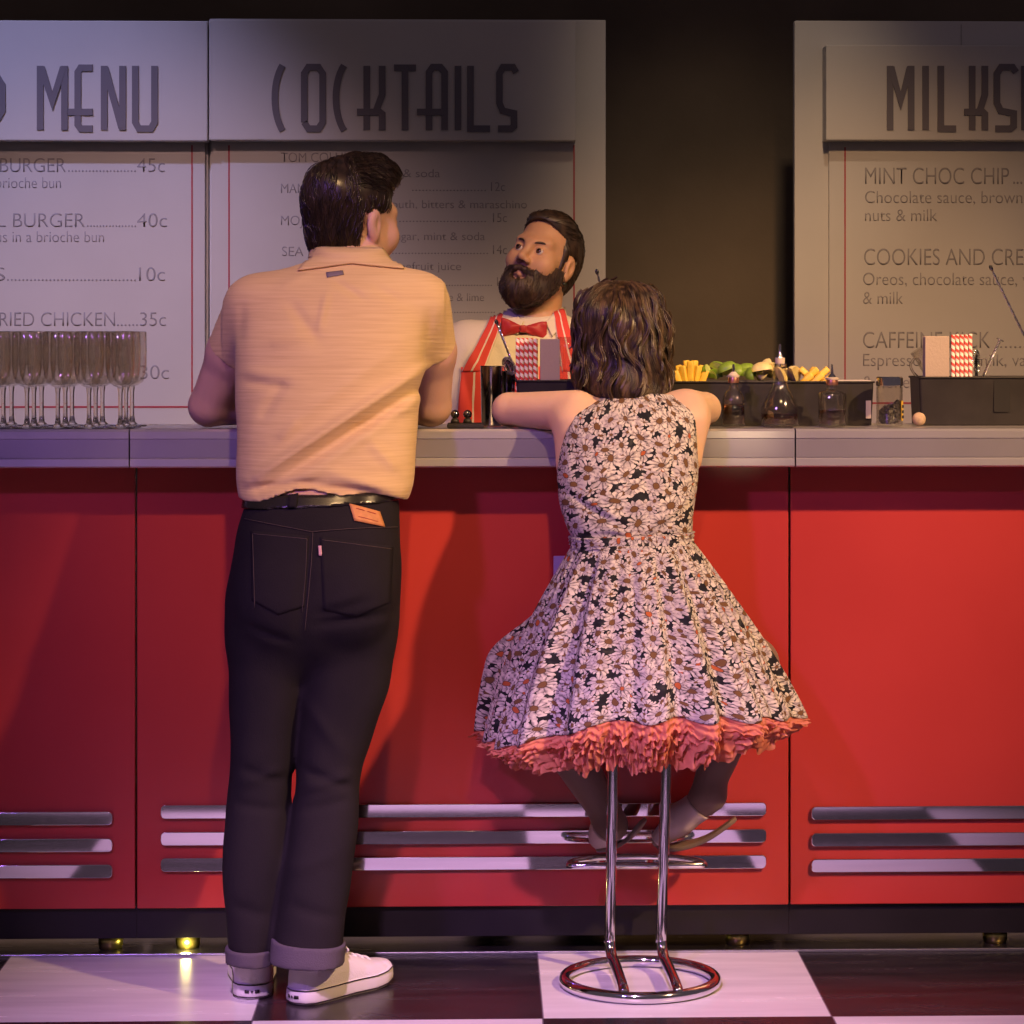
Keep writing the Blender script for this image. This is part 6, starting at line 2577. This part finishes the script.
for k in range(150):
    a, r = rb_.uniform(0, 6.28), (R_ - 0.0075) * math.sqrt(rb_.random())
    xx, yy = r * math.cos(a), r * math.sin(a)
    lim = bm_h + xx * 0.5
    zz = 0.009 + rb_.random() * max(0.004, lim - 0.012)
    ax = (rb_.uniform(-1, 1), rb_.uniform(-1, 1), rb_.uniform(-1, 1))
    mbb.lathe(P + Vector((xx, yy, zz)), [(0.0046 * math.sin(PI * i / 6), -0.0052 * math.cos(PI * i / 6)) for i in range(7)], 8, axis=ax)
bo = link('bean_filling', mbb.mesh(), M('black_bean', (0.016, 0.011, 0.010), 0.35), t)
bo['kind'] = 'stuff'

# small cork ball
q = J(919, 418.5, 0.03)
top('cork_ball', MB().lathe((q.x, 0.03, CT + 0.0145), [(0.0145 * math.sin(PI * i / 14), -0.0145 * math.cos(PI * i / 14)) for i in range(15)], 24, sx=1, sy=0.8).mesh(), M_cork, (q.x, 0.03, CT), 'small beige cork ball standing between jar and right end caddy', 'cork')

# --- fruit in the tray
M_lemon = M('lemon_flesh', (0.80, 0.52, 0.07), 0.45, sss=0.1, var=0.15, vscale=60)
M_lime = M('lime_skin', (0.20, 0.33, 0.035), 0.4, var=0.25, vscale=50)
M_limef = M('lime_flesh', (0.55, 0.62, 0.20), 0.4, var=0.2, vscale=60)
M_pale = M('pale_fruit', (0.74, 0.62, 0.26), 0.45, var=0.15, vscale=50)


def wedge(loc, L, r, rotm, mats, label, group, name='fruit_wedge', cat='fruit'):
    """crescent wedge: a rounded skin side and two flat cut sides"""
    vs, fs, mi = [], [], []
    n, K = 14, 7
    for i in range(n + 1):
        u = i / n
        a = -PI / 2 + PI * u
        rr = r * math.cos(a) ** 0.7 if 0 < i < n else 0.0004
        x = L / 2 * math.sin(a)
        for k in range(K + 1):
            e = math.radians(-40 + 80 * k / K)
            vs.append((x, rr * math.sin(e), rr * math.cos(e)))
        vs.append((x, 0, 0.0005 * rr))
    W_ = K + 2
    for i in range(n):
        for k in range(W_):
            fs.append((i * W_ + k, i * W_ + (k + 1) % W_, (i + 1) * W_ + (k + 1) % W_, (i + 1) * W_ + k))
            mi.append(0 if k < K else 1)
    me = bpy.data.meshes.new('wedge')
    me.from_pydata([rotm @ Vector(v) for v in vs], [], fs)
    me.materials.append(mats[0])
    me.materials.append(mats[1])
    me.polygons.foreach_set('material_index', mi)
    me.update()
    bm = bmesh.new(); bm.from_mesh(me); bmesh.ops.recalc_face_normals(bm, faces=list(bm.faces)); bm.to_mesh(me); bm.free()
    o = bpy.data.objects.new(name, me)
    COL.objects.link(o)
    o.location = loc
    tag(o, label, cat, group)
    autosmooth(o, 50)
    return o


rf = random.Random(9)


def rm(a, b, c):
    return Matrix.Rotation(a, 3, 'Z') @ Matrix.Rotation(b, 3, 'Y') @ Matrix.Rotation(c, 3, 'X')


fyb = 0.125
def stick(loc, L, w, rotm, mat, label, group):
    mb = MB().box(-L / 2, L / 2, -w * 0.8, w * 0.8, -w, w, bev=w * 0.42, seg=2)
    me = mb.mesh()
    me.transform(rotm.to_4x4())
    o = link('fruit_stick', me, mat)
    o.location = loc
    return tag(o, label, 'fruit', group)


# a stack of long yellow pieces standing like a tent
for k in range(9):
    u = (k % 5) - 2.0 + (0.5 if k > 4 else 0)
    topy = 361 + abs(u) * 4.5 - (3 if k > 4 else 0)
    c = J(690.5 + u * 6.0, (topy + 392) / 2, fyb - 0.02 + 0.022 * (k > 4))
    stick(c, (392 - topy) / S(fyb), 0.0072, rm(rf.uniform(-.2, .2), PI / 2 + u * 0.17, rf.uniform(-.5, .5)), M_lemon, 'long yellow fruit stick in the heap at the left end of the garnish tray', 'yellow fruit sticks')
for k in range(11):
    px = 709 + (k % 6) * 9 + rf.uniform(-2, 2)
    py = 377 - (k // 6) * 6 + rf.uniform(-1.5, 1.5)
    c = J(px, py, fyb + rf.uniform(-.035, .03))
    wedge(c, 0.044, 0.018, rm(rf.uniform(0, 3), rf.uniform(-.4, .4), rf.uniform(-1.2, 1.2)), (M_lime, M_limef), 'green lime wedge in the heap behind the small bottle', 'lime wedges')
for k in range(7):
    px = 762 + (k % 5) * 8.2 + rf.uniform(-1, 1)
    py = (373 if px < 775 else 380) - rf.uniform(0, 4)
    c = J(px, py, fyb + rf.uniform(-.03, .02))
    wedge(c, 0.046, 0.020, rm(rf.uniform(0, 3), rf.uniform(-1.0, 1.0), rf.uniform(-.8, .8)), (M_pale, M_pale), 'pale cut fruit slice in the compartment behind the tall flask', 'pale fruit slices')
for k in range(9):
    px = 806 + (k % 5) * 5.4
    py = 380 - (k // 5) * 6.0
    c = J(px, py, fyb - 0.03 + 0.018 * (k % 2) + 0.01 * (k // 5))
    stick(c, 0.036, 0.0070, rm(rf.uniform(-.15, .15), (0.72 if k % 2 else -0.72), rf.uniform(-.3, .3)), M_lemon, 'yellow fruit stick in the criss-cross heap behind the square bottle', 'criss-cross yellow fruit')

# --- bar mat, shaker tins, pourers
mx0, mx1 = J(447, 427, -0.09).x, J(484, 427, -0.09).x
top('bar_mat', MB().box(mx0, mx1, -0.092, 0.022, CT + 0.0003, CT + 0.0085, bev=0.002).mesh(), M('black_rubber', (0.018, 0.015, 0.015), 0.7, bump=0.3, bscale=300), ((mx0 + mx1) / 2, 0, CT),
    'black rubber bar mat under the two ball-topped pourers', 'mat', None, False)
MZ = CT + 0.0086


def tin(px, Y, r0, r1, h, label, mat):
    x = J(px, 400, Y).x
    P = Vector((x, Y, CT + 0.0004))
    t = top('shaker_tin', MB().lathe(P, [(0, 0.0), (r0 - 0.002, 0.0), (r0, 0.002), (r1, h - 0.002), (r1 + 0.001, h), (r1 - 0.0006, h), (r0 - 0.0016, 0.004), (0, 0.003)], 40).mesh(), mat, P, label, 'shaker')
    return t


s_ = S(-0.01)
tin(491.5, 0.052, 0.0215, 0.0235, J(491, 366, 0.052).z - CT, 'tall mirror-dark shaker tin standing in front of the apron', M_darksteel)
tin(507.5, 0.098, 0.0150, 0.0165, J(506, 371, 0.098).z - CT, 'narrower dark tin just behind the tall shaker tin', M_darksteel)
for px, lab in ((455, 'left black ball-topped pourer on the bar mat by the elbow of the man'), (467.5, 'right black ball-topped pourer on the bar mat, nearer the shaker tin')):
    x = J(px, 414, -0.02).x
    t = thing('pourer', lab, 'pourer', (x, -0.02, MZ), 'ball-topped pourers')
    link('collar', MB().lathe((x, -0.02, MZ), [(0, 0), (0.0095, 0), (0.0085, 0.006), (0.006, 0.010), (0, 0.010)], 20).mesh(), M_bblack, t)
    link('ball', MB().lathe((x, -0.02, MZ + 0.0185), [(0.0092 * math.sin(PI * i / 14), -0.0092 * math.cos(PI * i / 14)) for i in range(15)], 22).mesh(), M_darksteel, t)


# --- strainers and spoons
def twisted(pts, r, n=6):
    P = bez(pts, 60)
    mb = MB()
    for s in range(2):
        q = []
        for i, p in enumerate(P):
            t_ = (P[min(i + 1, len(P) - 1)] - P[max(i - 1, 0)]).normalized()
            u = t_.cross(Vector((0, 1, 0))).normalized()
            w = t_.cross(u)
            a = i * 0.9 + s * PI
            q.append(p + (u * math.cos(a) + w * math.sin(a)) * r * 0.75)
        mb.tube(q, r, n)
    return mb


def spoon(label, tip, end, Yt, Ye, r=0.0016, disc=False):
    A, B = J(tip[0], tip[1], Yt), J(end[0], end[1], Ye)
    t = thing('bar_spoon', label, 'spoon', B)
    link('handle', twisted([A, A.lerp(B, .33), A.lerp(B, .66), B], r).mesh(), M_steel, t)
    d = (A - B).normalized()
    if disc:
        link('disc_end', MB().lathe(A, [(0, -0.001), (0.0085, -0.001), (0.0085, 0.0015), (0, 0.002)], 20, axis=d).mesh(), M_steel, t)
    else:
        link('knob', MB().lathe(A, [(0.0042 * math.sin(PI * i / 8), -0.0065 * math.cos(PI * i / 8)) for i in range(9)], 14, axis=d).mesh(), M_darksteel, t)
    # bowl of the spoon down in the caddy
    link('bowl', MB().lathe(B, [(0, -0.004), (0.006, -0.0035), (0.010, 0.0), (0.0095, 0.0004), (0.0055, -0.0027), (0, -0.003)], 18, axis=(d.y, -d.z, 0.3)).mesh(), M_steel, t)
    return t


spoon('long twisted bar spoon leaning out beyond the right end of the caddy', (991, 268), (1052, 392), 0.11, 0.13)
spoon('twisted bar spoon leaning beside the striped straws at the bow tie', (496.5, 322), (524, 394), 0.100, 0.115, 0.0017)
spoon('thin bar spoon rising behind the hair of the woman', (597, 272), (628, 396), 0.125, 0.14)
spoon('short twisted spoon with a disc end beside the right end straws', (1000, 340), (975, 394), 0.105, 0.115, 0.0019, True)


def strainer(label, c_px, Y, tilt, R=0.030):
    c = J(*c_px, Y)
    t = thing('cocktail_strainer', label, 'strainer', c)
    Rm = Matrix.Rotation(tilt[0], 3, 'Y') @ Matrix.Rotation(tilt[1], 3, 'X')
    coil = []
    N = 320
    for i in range(N):
        a = 2 * PI * i / N
        b_ = a * 34
        rr = R + 0.0035 * math.cos(b_)
        coil.append(c + Rm @ Vector((rr * math.cos(a), rr * math.sin(a), 0.0035 * math.sin(b_))))
    link('coil', MB().tube(coil, 0.0009, 5, closed=True).mesh(), M_steel, t)
    mb = MB()
    prof = [(0, -0.0008), (R - 0.004, -0.0008), (R - 0.003, 0), (R - 0.004, 0.0008), (0, 0.0012)]
    mb.lathe(c, prof, 32, axis=Rm @ Vector((0, 0, 1)))
    link('plate', mb.mesh(), M_darksteel, t)
    h0, h1 = c + Rm @ Vector((R * 0.8, 0, 0)), c + Rm @ Vector((R * 0.8 + 0.07, 0, 0))
    link('handle', MB().tube([h0, h0.lerp(h1, .5), h1], 0.0035, 10, flat=0.4).mesh(), M_darksteel, t)
    return t


strainer('coiled dark strainer leaning on the straws beside the shaker tin', (509, 366), 0.083, (math.radians(62), math.radians(35)), 0.017)
strainer('coiled dark strainer peeking out on the right of the striped straws', (976, 361), 0.112, (math.radians(88), math.radians(25)), 0.022)


# --- glass jugs in the caddies
def jug(label, c_px, Y, R=0.024, base=None, side=-1):
    c = J(*c_px, Y)
    P = J(*base, Y) if base else Vector((c.x, Y, CT + 0.004))
    t = thing('glass_jug', label, 'jug', P)
    zt = (c - P).length
    Rj = Vector((0, 0, 1)).rotation_difference(c - P).to_matrix()
    prof = [(0, 0), (R * 0.8, 0), (R, 0.006), (R * 1.08, zt * 0.55), (R * 0.95, zt * 0.85), (R * 1.02, zt), (R * 1.02 - 0.0018, zt), (R * 0.95 - 0.0018, zt * 0.85), (R * 1.08 - 0.002, zt * 0.55), (R - 0.002, 0.008), (0, 0.005)]
    link('body', MB().lathe(P, prof, 32, axis=c - P).mesh(), M_thin, t)
    hp = [P + Rj @ Vector((side * R * 1.0, 0, zt * 0.90)), P + Rj @ Vector((side * (R + 0.014), 0, zt * 0.84)), P + Rj @ Vector((side * (R + 0.017), 0, zt * 0.68)), P + Rj @ Vector((side * (R + 0.010), 0, zt * 0.55)), P + Rj @ Vector((side * R * 1.05, 0, zt * 0.52))]
    link('handle', MB().tube(bez(hp, 24), 0.0030, 10).mesh(), M_glass, t)
    return t


jug('clear glass jug beside the grey napkins, left of the right end caddy straws', (918, 349), 0.160, 0.019, (951, 399), side=-1)
jug('clear glass jug partly hidden by the hair of the woman', (568, 337), 0.150, 0.024, None, side=1)
# ================================================================== light
def spot(name, loc, tgt, power, col, size=40, blend=0.5, rad=0.12):
    l = bpy.data.lights.new(name, 'SPOT')
    l.energy, l.color = power, col
    l.spot_size, l.spot_blend, l.shadow_soft_size = math.radians(size), blend, rad
    o = bpy.data.objects.new(name, l)
    COL.objects.link(o)
    o.location = loc
    o.rotation_euler = (Vector(tgt) - Vector(loc)).to_track_quat('-Z', 'Y').to_euler()
    return o


AMB = (1.0, 0.60, 0.27)
spot('amber_stage_spot', (0.3, -4.6, 5.6), (-0.1, -0.2, 1.42), 800, AMB, 16, 1.0, 0.10)
spot('side_stage_spot', (3.4, -3.3, 4.1), (0.55, -0.1, 0.80), 1500, (1.0, 0.60, 0.29), 26, 1.0, 0.08)
spot('violet_stage_spot', (-2.0, -4.6, 3.6), (-0.05, -0.1, 0.75), 400, (0.42, 0.17, 1.0), 27, 0.7, 0.15)
spot('floor_wash_spot', (-0.6, -4.8, 4.6), (0.0, -1.5, 0.0), 2000, (1.0, 0.55, 0.95), 30, 0.9, 0.12)
spot('counter_man_spot', (2.0, -3.6, 4.2), (0.10, 0.92, 1.45), 420, AMB, 11, 0.8, 0.08)
spot('lavender_board_spot', (-2.4, -1.0, 4.6), (-1.12, 2.0, 1.60), 420, (0.52, 0.50, 1.0), 22, 1.0, 0.10)
spot('rose_board_spot', (-1.6, -3.0, 3.9), (-0.85, 2.0, 0.85), 520, (1.0, 0.58, 0.50), 25, 1.0, 0.10)
spot('warm_board_spot', (0.85, -3.0, 3.9), (0.98, 2.0, 0.72), 760, (1.0, 0.57, 0.27), 27, 1.0, 0.10)
spot('added_glint_spot', (1.08, -5.2, 0.93), (0.545, -0.1, 1.105), 60, (1.0, 0.72, 0.42), 2.2, 1.0, 0.05)  # added narrow beam, only for the warm highlight on the counter edge
spot('haze_fill_spot', (0.72, -1.2, 4.6), (0.72, 2.55, 1.45), 150, (1.0, 0.74, 0.50), 17, 1.0, 0.10)  # added wash that brightens the wall in place of haze
pl = bpy.data.lights.new('under_bar_lamp', 'POINT')
pl.energy, pl.color, pl.shadow_soft_size = 0.34, (1.0, 0.85, 0.25), 0.01
po = bpy.data.objects.new('under_bar_lamp', pl)
COL.objects.link(po)
po.location = (wx(185), 0.015, 0.014)

w = bpy.data.worlds.new('world')
SC.world = w
w.use_nodes = True
bg = w.node_tree.nodes['Background']
bg.inputs[0].default_value = (0.40, 0.30, 0.36, 1)
bg.inputs[1].default_value = 0.165

vs_ = SC.view_settings
vs_.view_transform, vs_.look, vs_.exposure, vs_.gamma = 'Standard', 'None', 0.0, 1.0
vs_.use_curve_mapping = False
SC.cycles.use_denoising = True
SC.cycles.max_bounces = 32
SC.cycles.transparent_max_bounces = 64
SC.cycles.transmission_bounces = 32
SC.cycles.glossy_bounces = 5
SC.cycles.diffuse_bounces = 3
SC.cycles.caustics_reflective = False
SC.cycles.caustics_refractive = False
SC.cycles.sample_clamp_indirect = 4.0
